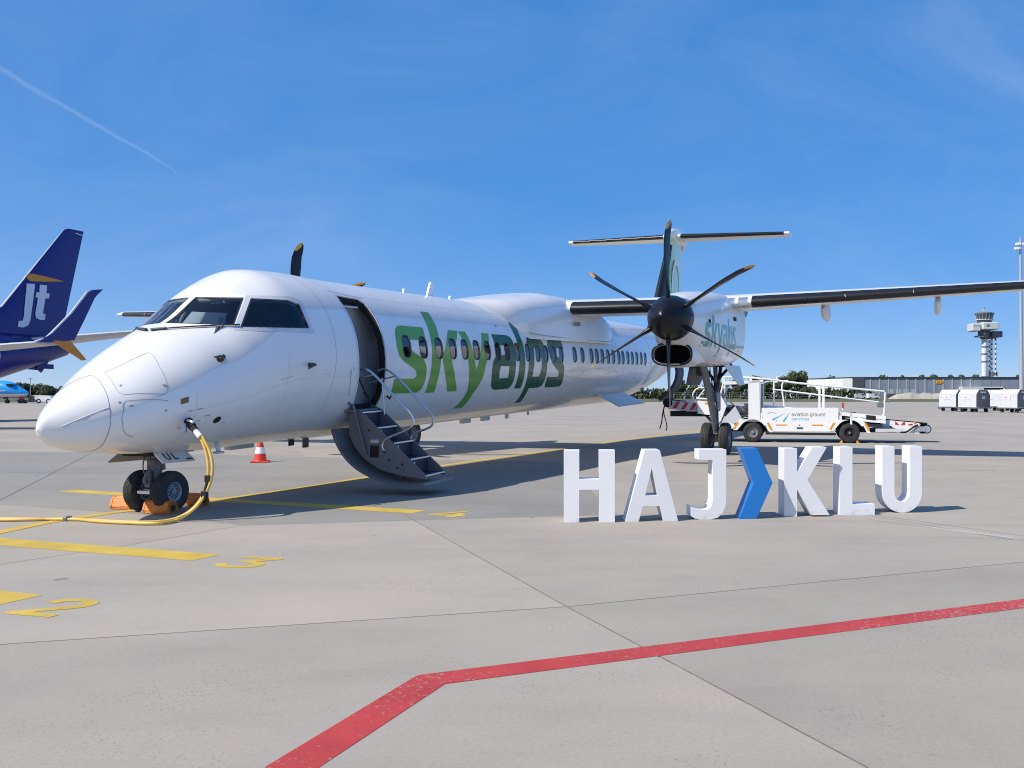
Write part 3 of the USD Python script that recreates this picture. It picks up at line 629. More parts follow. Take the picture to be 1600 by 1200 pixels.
def hull_normals(m):
    """the skin's own normals on its outer faces, flat ones in the cuts"""
    v, f = np.asarray(m.vertices), np.asarray(m.faces)
    P = v[f].reshape(-1, 3); fn = np.repeat(m.face_normals, 3, axis=0)
    t, b, w = prof(P[:, 0]); zc = (t + b) / 2; H = np.maximum((t - b) / 2, 1e-5); w = np.maximum(w, 1e-5)
    ph = np.arctan2((P[:, 2] - zc) / H, P[:, 1] / w); k = np.hypot((P[:, 2] - zc) / H, P[:, 1] / w)
    e = .012
    ds = hull(P[:, 0] + e, ph) - hull(np.maximum(P[:, 0] - e, 0), ph); da = hull(P[:, 0], ph + e) - hull(P[:, 0], ph - e)
    n = np.cross(da, ds); L = np.linalg.norm(n, axis=1, keepdims=True); n = n / np.maximum(L, 1e-12)
    rad = np.c_[P[:, 0] * 0 - .01, P[:, 1], P[:, 2] - zc]; n *= np.sign((n * rad).sum(1))[:, None]
    outer = ((np.abs(k - 1) < .012) & ((n * fn).sum(1) > .8)).reshape(-1, 3).all(1).repeat(3)
    N = np.where((outer & (P[:, 0] > .03))[:, None], n, fn)
    N = np.c_[N[:, 1], N[:, 0] + PIT * N[:, 2], N[:, 2]]
    return T(np.c_[P[:, 1], P[:, 0], P[:, 2] - PIT * (P[:, 0] - 9.0)], np.arange(len(P)).reshape(-1, 3)[:, ::-1]), N / np.linalg.norm(N, axis=1, keepdims=True)
hm, hn = hull_normals(unman(skin))
FUS = obj('fuselage', hm, M['paint'], PLANE)
from pxr import Vt
fm = UsdGeom.Mesh(FUS); fm.CreateNormalsAttr(Vt.Vec3fArray.FromNumpy(hn.astype(np.float32))); fm.SetNormalsInterpolation('vertex')
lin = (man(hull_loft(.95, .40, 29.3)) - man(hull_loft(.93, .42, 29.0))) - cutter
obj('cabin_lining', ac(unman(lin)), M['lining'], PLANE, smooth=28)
# livery lettering, letter by letter
wins_all = unary_union([affinity.scale(p, 1.03, 1.025) for p in win_polys])
for kx, mt in (('S', 'green'), ('K1', 'green'), ('K2', 'green'), ('Y', 'green'), ('A', 'dgreen'), ('L', 'dgreen'), ('P', 'dgreen'), ('S2', 'dgreen')):
    def rnd(q):
        q = affinity.scale(Polygon(q).buffer(0), 1, 1 / 44.0, origin=(0, 0)).buffer(-.012).buffer(.024).buffer(-.012); return affinity.scale(q, 1, 44.0, origin=(0, 0))
    g = rnd(LETTERS[kx])
    if kx + 'hole' in LETTERS: g = g.difference(rnd(LETTERS[kx + 'hole']))
    obj('livery_letter', ac(skin_sheet(g.difference(wins_all))), M[mt], FUS, smooth=40)
# cabin windows
for p in win_polys:
    w = obj('cabin_window', ac(skin_sheet(affinity.scale(p, 1.045, 1.035).difference(affinity.scale(p, .90, .92)), off=0.003, ds=.2, da=5)), M['seal'], PLANE, smooth=40)
    obj('pane', ac(skin_sheet(affinity.scale(p, .99, .99), off=0, ds=.2, da=5, k=.9905)), M['cabinglass'], w, smooth=40)
# cockpit glazing, frames and what is inside
for nm, p in (('windscreen', WSL), ('windscreen', mirror(WSL)), ('cockpit_side_window', WSS), ('cockpit_side_window', mirror(WSS))):
    w = obj(nm, ac(skin_sheet(p.buffer(0).difference(affinity.scale(p, .955, .95)), off=.004)), M['seal'], PLANE, smooth=40)
    obj('pane', ac(skin_sheet(p, off=0, k=.992)), M['glass'], w, smooth=40)
fr = Polygon(FRAME); fr2 = fr.difference(affinity.scale(WSS, 1.015, 1.02))
obj('window_surround', ac(skin_sheet(fr2, off=.0022)), M['frame'], PLANE, smooth=40)
obj('window_surround', ac(skin_sheet(mirror(fr).difference(affinity.scale(mirror(WSS), 1.015, 1.02)), off=.0022)), M['frame'], PLANE, smooth=40)
fr3 = affinity.scale(affinity.scale(WSL, 1, 1 / 44.0, origin=(0, 0)).buffer(.055), 1, 44.0, origin=(0, 0)).intersection(sbox(0, 0, 9, 89.4)).difference(affinity.scale(WSL, 1.02, 1.02)).difference(fr.buffer(.002))
obj('window_surround', ac(skin_sheet(fr3, off=.0018)), M['white'], PLANE, smooth=40)
dash = upright(Polygon([(1.95, 2.50), (2.10, 2.66), (2.5, 2.66), (2.62, 2.5), (2.62, 1.6), (1.95, 1.6)]), -.72, .72)
obj('instrument_panel', ac(dash), M['dash'], PLANE)
for y in (.48, -.48):
    seat = join([bx(2.95, 3.40, y - .22, y + .22, 1.95, 2.12, .03), bx(3.32, 3.45, y - .22, y + .22, 2.05, 2.78, .04), bx(3.33, 3.43, y - .13, y + .13, 2.80, 2.98, .03)])
    obj('pilot_seat', ac(seat), M['seat'], PLANE)
sheetp = upright(Polygon([(2.24, 2.668), (2.40, 2.668), (2.385, 2.80), (2.26, 2.80)]), .58, .585)
obj('paper_sheet', ac(sheetp), M['paper'], PLANE)
obj('paper_sheet', ac(fixed(loft(np.array([[(2.06, .15, 2.72), (2.30, .60, 2.70), (2.42, .58, 2.86), (2.22, .16, 2.88)], [(2.07, .14, 2.72), (2.31, .59, 2.70), (2.43, .57, 2.86), (2.23, .15, 2.88)]])))), M['paper'], PLANE)
for sg in (1, -1): obj('control_column', ac(join([rod((2.75, sg * .48, 2.3), (2.66, sg * .48, 2.72), .025), tube(np.array([(2.66, sg * .48 - .16, 2.84), (2.66, sg * .48 - .14, 2.72), (2.66, sg * .48 + .14, 2.72), (2.66, sg * .48 + .16, 2.84)]), .018, 6)])), M['seat'], PLANE)
obj('sun_visor', ac(bx(2.45, 2.62, .25, .50, 3.00, 3.02)), M['frame'], PLANE)
obj('cockpit_bulkhead', ac(bx(3.62, 3.66, -.88, .88, 1.4, 3.05)), M['lining'], PLANE)
# wipers
for sg in (1, -1):
    w = np.array([(1.63, 88), (1.70, 78), (2.005, 57.8), (2.158, 49.2), (2.32, 41)])
    pts = hull(w[:, 0], np.radians(w[:, 1]), 1.0, .022); pts[:, 1] *= sg
    pv = hull(2.13, math.radians(48.5), 1.0, .0); pv[1] *= sg
    obj('wiper', ac(join([tube(smooth_path(pts, 4), .011, 6), rod(pv, pts[3], .014), tube(pts[:2] + [0, 0, .004], .02, 6)])), M['seal'], PLANE)
# panel lines, hatches and small fittings of the nose
def loop(pts): return pts + pts[:1]
_ra = PC([-90, -54.3, -38, -18.4, 1.1, 17.8, 40, 61, 80.4, 90], [.615, .580, .552, .532, .530, .538, .578, .635, .708, .74])
RADLOOP = [(float(_ra(a if abs(a) <= 90 else (180 - a if a > 0 else -180 - a))), a) for a in np.arange(-180, 181, 5)]
obj('radome_line', ac(skin_line(RADLOOP, .009)), M['line'], FUS)
obj('radome_strip', ac(tube(hull(np.array([q[0] for q in SEAM]), np.radians([q[1] for q in SEAM]), 1.0, .003), .006, 6)), M['paint'], FUS, smooth=True)
obj('hatch_outline', ac(skin_line(loop(HATCH1), .006)), M['line'], FUS)
obj('hatch_outline', ac(skin_line(HATCH2, .007)), M['line'], FUS)
def spot(s, a, r, name, mt, off=.004, n=14):
    an = np.linspace(0, 2 * PI, n, endpoint=False)
    pw = max(.3, float(prof(s)[2]))
    obj(name, ac(skin_sheet(Polygon([(s + r * math.cos(t), a + math.degrees(r * math.sin(t) / pw)) for t in an]), off)), M[mt], FUS)
for s, a in ((.743, 46.5), (1.099, 22.3), (1.115, 21), (.72, 13), (.74, 12.5), (1.08, -6.5), (.64, 24)): spot(s, a, .014, 'latch', 'line', n=8)
spot(1.84, -28.6, .058, 'drain_port', 'hole')
for s, a in ((1.295, -.8),):
    obj('placard', ac(skin_sheet(Polygon([(s - .048, a - 2.9), (s + .048, a - 2.9), (s + .048, a + 2.9), (s - .048, a + 2.9)]), .004)), M['brown'], FUS)
spot(1.868, 25.9, .058, 'vane_plate', 'bronze', .006)
q0 = hull(1.868, math.radians(25.9), 1, .015); q1 = hull(1.868, math.radians(25.9), 1, .07)
obj('angle_vane', ac(join([rod(q0, q1, .03, 10), rod(q1, q1 + np.array([-.18, .0, -.012]), .012, 6)])), M['bronze'], PLANE)
q0 = hull(3.30, math.radians(-5.6), 1, 0); q1 = hull(3.28, math.radians(-5.0), 1, .12)
obj('pitot_probe', ac(join([cone(q0, q1, .035, .02), rod(q1, q1 + np.array([-.17, .01, -.05]), .014)])), M['bronze'], PLANE)
q0 = hull(5.55, math.radians(-29), 1, 0); q1 = hull(5.5, math.radians(-29), 1, .09)
obj('vent_mast', ac(join([rod(q0, q1, .016), rod(q1, q1 + np.array([.05, 0, .05]), .013)])), M['seal'], PLANE)
spot(9.83, 33.0, .03, 'static_port', 'line')
# little stencils beside doors and hatches
for s, aa, ln in ((1.36, -13.2, .05), (1.47, -13.4, .07), (1.30, -31, .05), (1.95, -33, .06), (4.34, -8, .05), (4.28, -11, .03), (4.30, -14, .03), (5.62, 2, .06), (1.60, -22, .08), (1.52, -26, .05), (2.75, -10.5, .25), (3.6, -12, .2)):
    obj('stencil', ac(skin_line([(s, aa), (s + ln / 2, aa), (s + ln, aa)], .012 if ln < .1 else .004, .002)), M['line'], FUS)
# underside aerials and drains
for s, zt, sz, mt in ((4.55, .86, .04, 'seal'), (4.92, .80, .045, 'bronze'), (10.6, .86, .12, 'frame'), (11.6, .86, .11, 'frame'), (12.8, .84, .05, 'frame'), (14.1, .86, .035, 'frame'), (3.35, .915, .16, 'frame')):
    q = bx(s - sz * 1.6, s + sz * 1.6, -sz * .4, sz * .4, zt, .99, .01)
    obj('belly_aerial', ac(q), M[mt], PLANE)
obj('nose_drain', ac(join([rod((2.25, .55, 1.10), (2.25, .58, .985), .03), bx(2.19, 2.31, .53, .63, .955, .985, .005)])), M['frame'], PLANE)
for s, hgt, c in ((9.0, .30, .26), (7.98, .09, .05), (9.87, .08, .09)):
    blade = upright(Polygon([(s - c / 2, 3.53), (s + c / 2, 3.53), (s + c * .62, 3.55 + hgt), (s + c * .1, 3.55 + hgt)]), -.018, .018)
    obj('roof_aerial', ac(blade), M['white'], PLANE)
# skin joints
for s in (3.9, 8.75):
    obj('skin_joint', ac(skin_line([(s, a) for a in np.arange(-100, 81, 5)], .004)), M['line'], FUS)
obj('skin_joint', ac(skin_line([(10.35 + .0 * a, a) for a in np.arange(24, 66, 4)], .012)), M['frame'], FUS)
obj('skin_joint', ac(skin_line([(5.4 + i * .3, 50) for i in range(18)], .0035)), M['line'], FUS)
for s in (1.45, 2.9, 5.75, 7.35, 12.0, 13.6, 15.1, 17.4, 18.9):
    obj('skin_joint', ac(skin_line([(s, a) for a in np.arange(-110, 62 if s > 4 else 10, 5)], .0035, .0015)), M['faintline'], FUS)
for aa in (-14, -36, -62): obj('skin_joint', ac(skin_line([(1.5 + i * .35, aa) for i in range(9)], .003, .0015)), M['faintline'], FUS)
for aa in (-40, -64): obj('skin_joint', ac(skin_line([(5.6 + i * .4, aa) for i in range(36)], .003, .0015)), M['faintline'], FUS)
obj('skin_joint', ac(skin_line(DOORTOP, .012, .006)), M['line'], FUS)
for sx in (21.2, 23.2): obj('skin_joint', ac(skin_line([(sx, a) for a in np.arange(-80, 61, 5)], .012)), M['line'], FUS)
obj('door_gauge', ac(skin_line([(4.30, -9), (4.32, -14), (4.36, -20), (4.42, -27), (4.46, -27.6)], .012)), M['line'], FUS)
spons = loft(np.array([[(16.6, 1.0, 1.30), (19.1, 1.02, 1.28), (20.6, 1.25, .93), (17.9, 1.25, .93)], [(16.6, .97, 1.32), (19.1, .99, 1.30), (20.6, 1.23, .91), (17.9, 1.23, .91)]]))
obj('belly_strake', ac(fixed(spons)), M['frame'], PLANE)
# door surround and the cabin behind it
din = affinity.scale(DOOR, .93, .965)
for t in [DOOR.difference(din)]:
    obj('door_jamb', ac(join(radial_prism(t, .915, .992, grow=0.0))), M['hole'], PLANE)
obj('door_rim', ac(skin_sheet(affinity.scale(DOOR, 1.10, 1.03).difference(affinity.scale(DOOR, 1.01, 1.004)), .003)), M['frame'], PLANE, smooth=40)
obj('galley_wall', ac(join([bx(4.15, 6.6, .70, .74, 1.36, 3.25), bx(4.93, 4.95, .74, .745, 1.36, 3.25)])), M['bulkhead'], PLANE)
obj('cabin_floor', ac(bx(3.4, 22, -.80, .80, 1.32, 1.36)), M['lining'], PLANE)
obj('door_header', ac(bx(4.42, 5.02, .80, .93, 3.06, 3.085)), M['frame'], PLANE)
# ---- wing
def foil(n=26, t=.16):
    x = (1 - np.cos(np.linspace(0, PI, n))) / 2
    yt = 5 * t * (.2969 * np.sqrt(x) - .126 * x - .3516 * x ** 2 + .2843 * x ** 3 - .1036 * x ** 4)
    yc = .02 * (2 * .4 * x - x ** 2) / .16 * (x < .4) + .02 * ((1 - .8) + .8 * x - x ** 2) / .36 * (x >= .4)
    return np.vstack([np.c_[x, yc + yt][::-1], np.c_[x, yc - yt][1:-1]])
def le(y): return 14.57 - .05 * (14.1 - abs(y))
def chord(y): return 2.95 if abs(y) <= 4.6 else 2.95 + (1.32 - 2.95) * (abs(y) - 4.6) / (14.1 - 4.6)
def wz(y): return 3.55 + (0 if abs(y) < 4.6 else .0325 * (abs(y) - 4.6))
def wt(y): return .158 - .028 * abs(y) / 14.1
def wing_ring(y, xmax=1.0, grow=0.0):
    c = chord(y); q = foil(30, wt(y))
    if xmax < 1:
        q = q[q[:, 0] <= xmax]
    P = np.c_[le(y) + q[:, 0] * c, np.full(len(q), y), wz(y) + q[:, 1] * c]
    if grow:
        ctr = np.array([le(y) + .06 * c, y, wz(y)]); d = P - ctr; d[:, 1] = 0; L = np.linalg.norm(d, axis=1)[:, None]; P = P + d / np.maximum(L, 1e-6) * grow
    return P
WING = []
for sg in (1, -1):
    ys = [0, 1.2, 3.6, 4.6, 6, 8, 10, 12, 13.6, 14.0, 14.16]
    R = [wing_ring(sg * y) for y in ys]
    c = R[-1].mean(0); R[-1] = c + (R[-1] - c) * np.array([.9, 1, .35])
    w = obj('wing', ac(fixed(loft(np.array(R)))), M['paint'], PLANE, smooth=32); WING.append(w)
    for a, b in ((1.22, 3.72), (5.74, 13.85)):
        n = 16
        R = np.array([wing_ring(sg * y, .085, .004) for y in np.linspace(a, b, n)])
        obj('deicing_boot', ac(fixed(loft(R))), M['black'], w, smooth=32)
    for a, b in ((5.10, 5.34), (5.42, 5.66)):
        R = np.array([wing_ring(sg * y, .07, .003) for y in np.linspace(a, b, 4)])
        obj('landing_light', ac(fixed(loft(R))), M['lamp'], w, smooth=32)
        for yy in (a, b):
            R = np.array([wing_ring(sg * y, .075, .005) for y in (yy - .008, yy + .008)])
            obj('light_bezel', ac(fixed(loft(R))), M['frame'], w, smooth=32)
    for y in (7.3, 9.95, 12.1):
        s0 = le(y) + .45 * chord(y)
        zt = wz(y) - .04
        R = []
        for u, sc, dz in ((0, .15, 0), (.08, .6, 0), (.3, 1, 0), (.7, 1, -.01), (.9, .7, .0), (1, .15, .04)):
            q = super_ring(.075 * (.5 + .5 * sc), .21 * sc, 3.0, 24); R.append(np.c_[np.full(24, s0 - .1 + 1.75 * u), sg * y + q[:, 0], zt - .19 + dz + q[:, 1]])
        obj('flap_fairing', ac(fixed(loft(np.array(R)))), M['white'], w, smooth=40)
    for y in (7.9, 9.4, 12.9):
        obj('boot_seam', ac(rod((le(y) - .012, sg * y, wz(y) + .05), (le(y) - .012, sg * (y + .01), wz(y) - .02), .01, 5)), M['frame'], w)
# wing root fairing
st = [(9.7, .25, .80), (10.3, .70, .85), (10.9, 1.12, .91), (11.6, 1.25, 1.00), (12.6, 1.29, 1.12), (13.5, 1.305, 1.20), (14.6, 1.31, 1.20), (15.8, 1.31, 1.12), (16.7, 1.30, .99), (17.2, 1.22, .90), (18.4, .9, .82), (19.5, .3, .77)]
R = []
for s, w, h in st:
    q = super_ring(w, h, 3.2, 48); q[:, 1] = np.where(q[:, 1] < 0, np.maximum(q[:, 1], -.02), q[:, 1])
    R.append(np.c_[np.full(len(q), s), q[:, 0], 2.745 + q[:, 1]])
R = np.array(R)
from scipy.interpolate import PchipInterpolator
sd = np.linspace(9.7, 19.5, 44)
R = np.stack([PchipInterpolator([a[0] for a in st], R[:, i])(sd) for i in range(R.shape[1])], 1)
obj('wing_fairing', ac(fixed(loft(R))), M['paint'], PLANE, smooth=35)
obj('fairing_seam', ac(skin_line([(11.2, 25.5), (11.9, 24.1), (13, 23.2), (15, 22.4), (16.6, 21.7), (17.0, 23), (17.1, 26)], .016, .105)), M['line'], PLANE)
grille = join([bx(13.95 + i * .09, 13.99 + i * .09, 1.33, 1.345, 3.12, 3.22) for i in range(5)])
obj('air_grille', ac(grille), M['line'], PLANE)
# ---- engines: nacelle, propeller
NY = 4.585
NST = [(11.16, .47, 2.62, 3.56, 2.0), (11.5, .53, 2.48, 3.64, 2.15), (12.0, .62, 2.22, 3.71, 2.5), (12.6, .69, 2.12, 3.76, 2.9), (13.3, .735, 2.08, 3.80, 3.4), (14.5, .745, 2.06, 3.83, 3.6), (15.6, .735, 2.10, 3.83, 3.4), (16.4, .62, 2.40, 3.80, 2.9), (17.2, .42, 2.80, 3.75, 2.5), (18.2, .10, 3.30, 3.62, 2.2)]
nS = np.array([a[0] for a in NST])
nI = [PC(nS, [a[i] for a in NST]) for i in range(1, 5)]
def nring(s, n=56):
    w, z0, z1, e = [float(g(s)) for g in nI]
    q = super_ring(w, (z1 - z0) / 2, e, n)
    return np.c_[np.full(n, s), q[:, 0], (z0 + z1) / 2 + q[:, 1]]
def nac_y(s, z):
    w, z0, z1, e = [float(g(s)) for g in nI]
    t = min(abs((z - (z0 + z1) / 2) / ((z1 - z0) / 2)), .98)
    return w * (1 - t ** e) ** (1 / e)
def oval(s, cy, cz, a, b, n=40, e=2.8):
    q = super_ring(a, b, e, n); return np.c_[np.full(n, s), cy + q[:, 0], cz + q[:, 1]]
def letter_film(g, sg, s0, sc, z0):
    out = []
    s_a, a_a, s_b, a_b = g.bounds
    for s in np.arange(s_a, s_b, .6):
        for a in np.arange(a_a, a_b, 14):
            for p in polys(g.intersection(sbox(s, a, s + .6, a + 14))):
                if p.area < 1e-4: continue
                v, f = tri(p)
                S = s0 + (v[:, 0] - 5.57) * sc; Z = z0 + v[:, 1] * math.radians(1) * 1.3 * .45
                P = np.c_[S, [sg * (NY + nac_y(x, z) + .004) for x, z in zip(S, Z)], Z]
                m = T(P, f)
                if m.face_normals[:, 1].mean() * sg < 0: m.invert()
                out.append(m)
    return join(out)
BLADE_R = 2.055
def blade_mesh(ang):
    """one feathered scimitar blade in the propeller's disc at angle ang"""
    er = np.array([0, math.cos(ang), math.sin(ang)]); et = np.array([0, -math.sin(ang), math.cos(ang)]); ex = np.array([1.0, 0, 0])
    R = []
    for r in np.linspace(.215, 1, 24) * BLADE_R:
        u = (r / BLADE_R - .15) / .85
        c = np.interp(r, [.5, .62, .95, 1.4, 1.8, 1.98, 2.055], [.15, .20, .31, .345, .30, .20, .05])
        th = np.interp(r, [.5, .7, 1.2, 2.055], [.11, .055, .030, .012])
        bt = math.radians(np.interp(r, [.5, 1.2, 2.055], [91, 85, 77]))
        swp = np.interp(r, [.5, 1.3, 1.7, 2.055], [0, -.03, .02, .17])
        ch = math.sin(bt) * ex - math.cos(bt) * et; nn = math.cos(bt) * ex + math.sin(bt) * et
        t = np.linspace(0, 2 * PI, 16, endpoint=False)
        R.append(er * r + ex * 0 + ch * swp + np.outer(np.cos(t) * c / 2, ch) + np.outer(np.sin(t) * th / 2, nn))
    R = np.array(R)
    full = fixed(loft(R))
    # tip band: the outer end, a hair proud
    Rt = R[-4:].copy(); cc = Rt.mean(1, keepdims=True); Rt[:-1] = cc[:-1] + (Rt[:-1] - cc[:-1]) * np.array([1.0, 1.0, 1.0]) * 1.03
    # gold only along the leading third of the tip
    t = np.linspace(0, 2 * PI, 16, endpoint=False)
    lead = []
    for k in range(len(Rt)):
        q = Rt[k]; c0 = q.mean(0); chd = q[0] - q[8]
        pr = (q - c0) @ chd / (chd @ chd)      # -.5 .. .5 ; leading edge is the forward end
        lim = -.5 + .30 + .70 * (k / (len(Rt) - 1))
        q2 = q - np.outer(np.maximum(pr - lim, 0), chd)
        lead.append(q2 + (q2 - c0) * .01)
    tip = fixed(loft(np.array(lead)))
    return full, tip
for sg in (1, -1):
    R = np.array([nring(s) for s in np.linspace(11.16, 18.2, 60)]); R[:, :, 1] = sg * (NY + R[:, :, 1])
    body = man(fixed(loft(R)))
    duct = loft(np.array([oval(s, sg * (NY - .105), z, a, b) for s, z, a, b in ((11.52, 2.335, .455, .255), (11.7, 2.33, .48, .275), (12.2, 2.33, .52, .29), (13.0, 2.36, .50, .27), (13.6, 2.45, .3, .15))]))
    hole = loft(np.array([oval(s, sg * (NY - .105), 2.33, a, b) for s, a, b in ((11.3, .415, .212), (11.6, .405, .205), (12.6, .36, .18))]))
    nb = (body + man(fixed(duct))) - man(fixed(hole))
    NAC = obj('nacelle', ac(unman(nb)), M['paint'], PLANE, smooth=35)
    inl = loft(np.array([oval(s, sg * (NY - .105), 2.33, a, b) for s, a, b in ((11.545, .409, .206), (11.62, .400, .201), (12.5, .35, .172))]), cap=False)
    inl2 = inl.copy(); inl2.invert()
    obj('intake_duct', ac(join([inl, fixed(loft(np.array([oval(12.48, sg * (NY - .105), 2.33, .36, .18), oval(12.52, sg * (NY - .105), 2.33, .36, .18)])))])), M['hole'], NAC)
    lip = tube(np.vstack([oval(11.52, sg * (NY - .105), 2.333, .435, .235), oval(11.52, sg * (NY - .105), 2.333, .435, .235)[:2]]), .024, 8)
    obj('intake_lip', ac(lip), M['black'], NAC, smooth=True)
    for kx, mt in (('S', 'teal'), ('K1', 'teal'), ('K2', 'teal'), ('Y', 'teal'), ('A', 'teal'), ('L', 'teal'), ('P', 'teal'), ('S2', 'teal')):
        g = Polygon(LETTERS[kx]).buffer(0)
        if kx + 'hole' in LETTERS: g = g.difference(Polygon(LETTERS[kx + 'hole']).buffer(0))
        if sg > 0: obj('nacelle_letter', ac(letter_film(g, sg, 11.75, .34, 2.77)), M[mt], NAC)
    if sg > 0:
        for ch, s0 in (('.', 14.52), ('c', 14.68), ('o', 14.98), ('m', 15.28)):
            m = meshkit.text_mesh(ch, .36, depth=.002); v = m.vertices
            P = np.c_[s0 + v[:, 0], [NY + nac_y(min(s0 + x, 18), 2.53) + .003 + z for x, z in zip(v[:, 0], v[:, 2])], 2.52 + v[:, 1]]
            obj('nacelle_letter', ac(fixed(T(P, m.faces[:, ::-1]))), M['teal'], NAC)
    for z0, z1, s0, s1 in ((2.15, 2.19, 11.9, 15.4),):
        pass
    for s in (12.75, 13.9):
        q = nring(s, 56); q = q[(q[:, 2] < 3.45)]
    obj('exhaust_pipe', ac(join([rod((16.3, sg * (NY + .25), 3.45), (17.4, sg * (NY + .34), 3.52), .17, 16)])), M['gearmetal'], NAC)
    obj('vent_slot', ac(join([bx(14.1, 14.45, sg * (NY + .742) - .01, sg * (NY + .742) + .01, 3.15, 3.24)])), M['hole'], NAC)
    obj('vent_slot', ac(join([bx(11.95, 12.05, sg * (NY + .625) - .01, sg * (NY + .625) + .012, 3.02, 3.09)])), M['hole'], NAC)
    # propeller
    PR = obj('propeller_hub', ac(fixed(loft(np.array([np.c_[np.full(40, s), sg * NY + r * np.cos(np.linspace(0, 2 * PI, 40, endpoint=False)), 3.09 + r * np.sin(np.linspace(0, 2 * PI, 40, endpoint=False))]
          for s, r in ((10.24, .004), (10.25, .06), (10.29, .125), (10.36, .20), (10.46, .285), (10.58, .36), (10.72, .425), (10.86, .463), (11.0, .478), (11.15, .475))])))), M['blade'], PLANE, smooth=40)
    for k in range(6):
        full, tip = blade_mesh(math.radians(91 + 60 * k))
        for m, nm, mt in ((full, 'propeller_blade', 'blade'), (tip, 'blade_tip', 'gold')):
            m.apply_translation((10.81, sg * NY, 3.09))
        obj('propeller_blade', ac(full), M['blade'], PR, smooth=40)
        obj('blade_tip', ac(tip), M['gold'], PR, smooth=40)
# ---- tail
finmat = usdkit.material(stage, LK + 'green_fading_fin_livery', {
    'tc': ('texture_coordinate', {}), 'sx': ('separate_xyz', {}),
    'a': ('map_range', {'from_min': 26.6, 'from_max': 30.8, 'to_min': 0.0, 'to_max': 0.72, 'clamp': True}), 'z': ('map_range', {'from_min': 4.2, 'from_max': 8.6, 'to_min': -0.12, 'to_max': 0.42, 'clamp': False}),
    'ad': ('math', {'math_type': 'add'}),
    'r': ('rgb_ramp', {'ramp': [(0.0, (0.17, 0.38, 0.05)), (0.25, (0.30, 0.50, 0.12)), (0.45, (0.42, 0.58, 0.24)), (0.62, (0.56, 0.67, 0.40)), (0.85, (0.66, 0.73, 0.48)), (1.0, (0.72, 0.76, 0.54))]}),
    'p': ('principled_bsdf', {'roughness': 0.22, 'coat_weight': 0.5})},
    [('tc.object', 'sx.vector'), ('sx.y', 'a.value'), ('sx.z', 'z.value'), ('a.result', 'ad.value1'), ('z.result', 'ad.value2'), ('ad.value', 'r.fac'), ('r.color', 'p.base_color')], surface='p.BSDF')
def fin_ring(z, s0, s1, t, xmax=1.0, grow=0):
    q = foil(24, t); q = q.copy()
    yt = (q[:, 1] - np.interp(q[:, 0], [0, 1], [0, 0]))
    n = len(q); sym = foil(24, t); up = sym[:24][::-1]; x = up[:, 0]
    th = 5 * t * (.2969 * np.sqrt(x) - .126 * x - .3516 * x ** 2 + .2843 * x ** 3 - .1036 * x ** 4)
    ring = np.vstack([np.c_[x, th][::-1], np.c_[x, -th][1:-1]])
    if xmax < 1: ring = ring[ring[:, 0] <= xmax]
    c = s1 - s0
    return np.c_[s0 + ring[:, 0] * c - grow, ring[:, 1] * c * (1 + grow * 6), np.full(len(ring), z)]
FZ = [(3.0, 25.2, 30.75), (4.2, 26.15, 30.65), (5.4, 27.0, 30.55), (6.6, 27.9, 30.5), (7.45, 28.52, 30.45)]
FIN = obj('fin', ac(fixed(loft(np.array([fin_ring(z, a, b, .125) for z, a, b in FZ])))), finmat, PLANE, smooth=30)
obj('fin_boot', ac(fixed(loft(np.array([fin_ring(z, np.interp(z, [q[0] for q in FZ], [q[1] for q in FZ]), np.interp(z, [q[0] for q in FZ], [q[2] for q in FZ]), .127, .12, .012) for z in np.linspace(3.5, 6.95, 8)])))), M['black'], FIN, smooth=30)
# pale swirl emblem on the fin
def ring_arc(c, r, w, a0, a1):
    t = np.radians(np.linspace(a0, a1, 24)); return LineString(np.c_[c[0] + r[0] * np.cos(t), c[1] + r[1] * np.sin(t)]).buffer(w / 2, cap_style=2)
swirl = unary_union([ring_arc((28.75, 5.35), (.72, .92), .24, -30, 200), ring_arc((28.85, 5.1), (.33, .45), .16, -200, 130)])
for sg in (1, -1):
    v, f = tri(polys(swirl)[0]) if len(polys(swirl)) == 1 else tri(max(polys(swirl), key=lambda p: p.area))
    x = (v[:, 0] - 27.0) / 3.5; th = 5 * .128 * (.2969 * np.sqrt(np.clip(x, 0, 1)) - .126 * x - .3516 * x ** 2 + .2843 * x ** 3 - .1036 * x ** 4) * 3.55
    m = T(np.c_[v[:, 0], sg * (np.abs(th) + .012), v[:, 1]], f)
    if m.face_normals[:, 1].mean() * sg < 0: m.invert()
    obj('fin_emblem', ac(m), M['white'], FIN)
bl = trimesh.creation.icosphere(3); v = bl.vertices * np.array([1.45, .27, .33]) + np.array([29.75, 0, 7.42])
M['finpale'] = mat('pale_fin_top', (0.72, 0.76, 0.66), 0.25, coat=0.5, var=0.02)
obj('fin_bullet', ac(T(v, bl.faces)), M['finpale'], PLANE, smooth=True)
def stab_ring(y, xmax=1, grow=0):
    a = abs(y) / 4.65; s0 = 28.72 + .51 * a; c = 2.05 - .75 * a
    r = fin_ring(0, s0, s0 + c, .13, xmax, grow)
    return np.c_[r[:, 0], np.full(len(r), y), 7.36 - .011 * y + r[:, 1]]
STAB = obj('tailplane', ac(fixed(loft(np.array([stab_ring(y) for y in np.linspace(-4.65, 4.65, 15)])))), M['white'], PLANE, smooth=30)
for sg in (1, -1):
    obj('tailplane_boot', ac(fixed(loft(np.array([stab_ring(sg * y, .10, .01) for y in np.linspace(.36, 4.45, 8)])))), M['black'], STAB, smooth=30)
obj('rudder_hinge', ac(bx(30.45, 30.75, -.03, .07, 6.95, 7.25, .02)), M['white'], FIN)
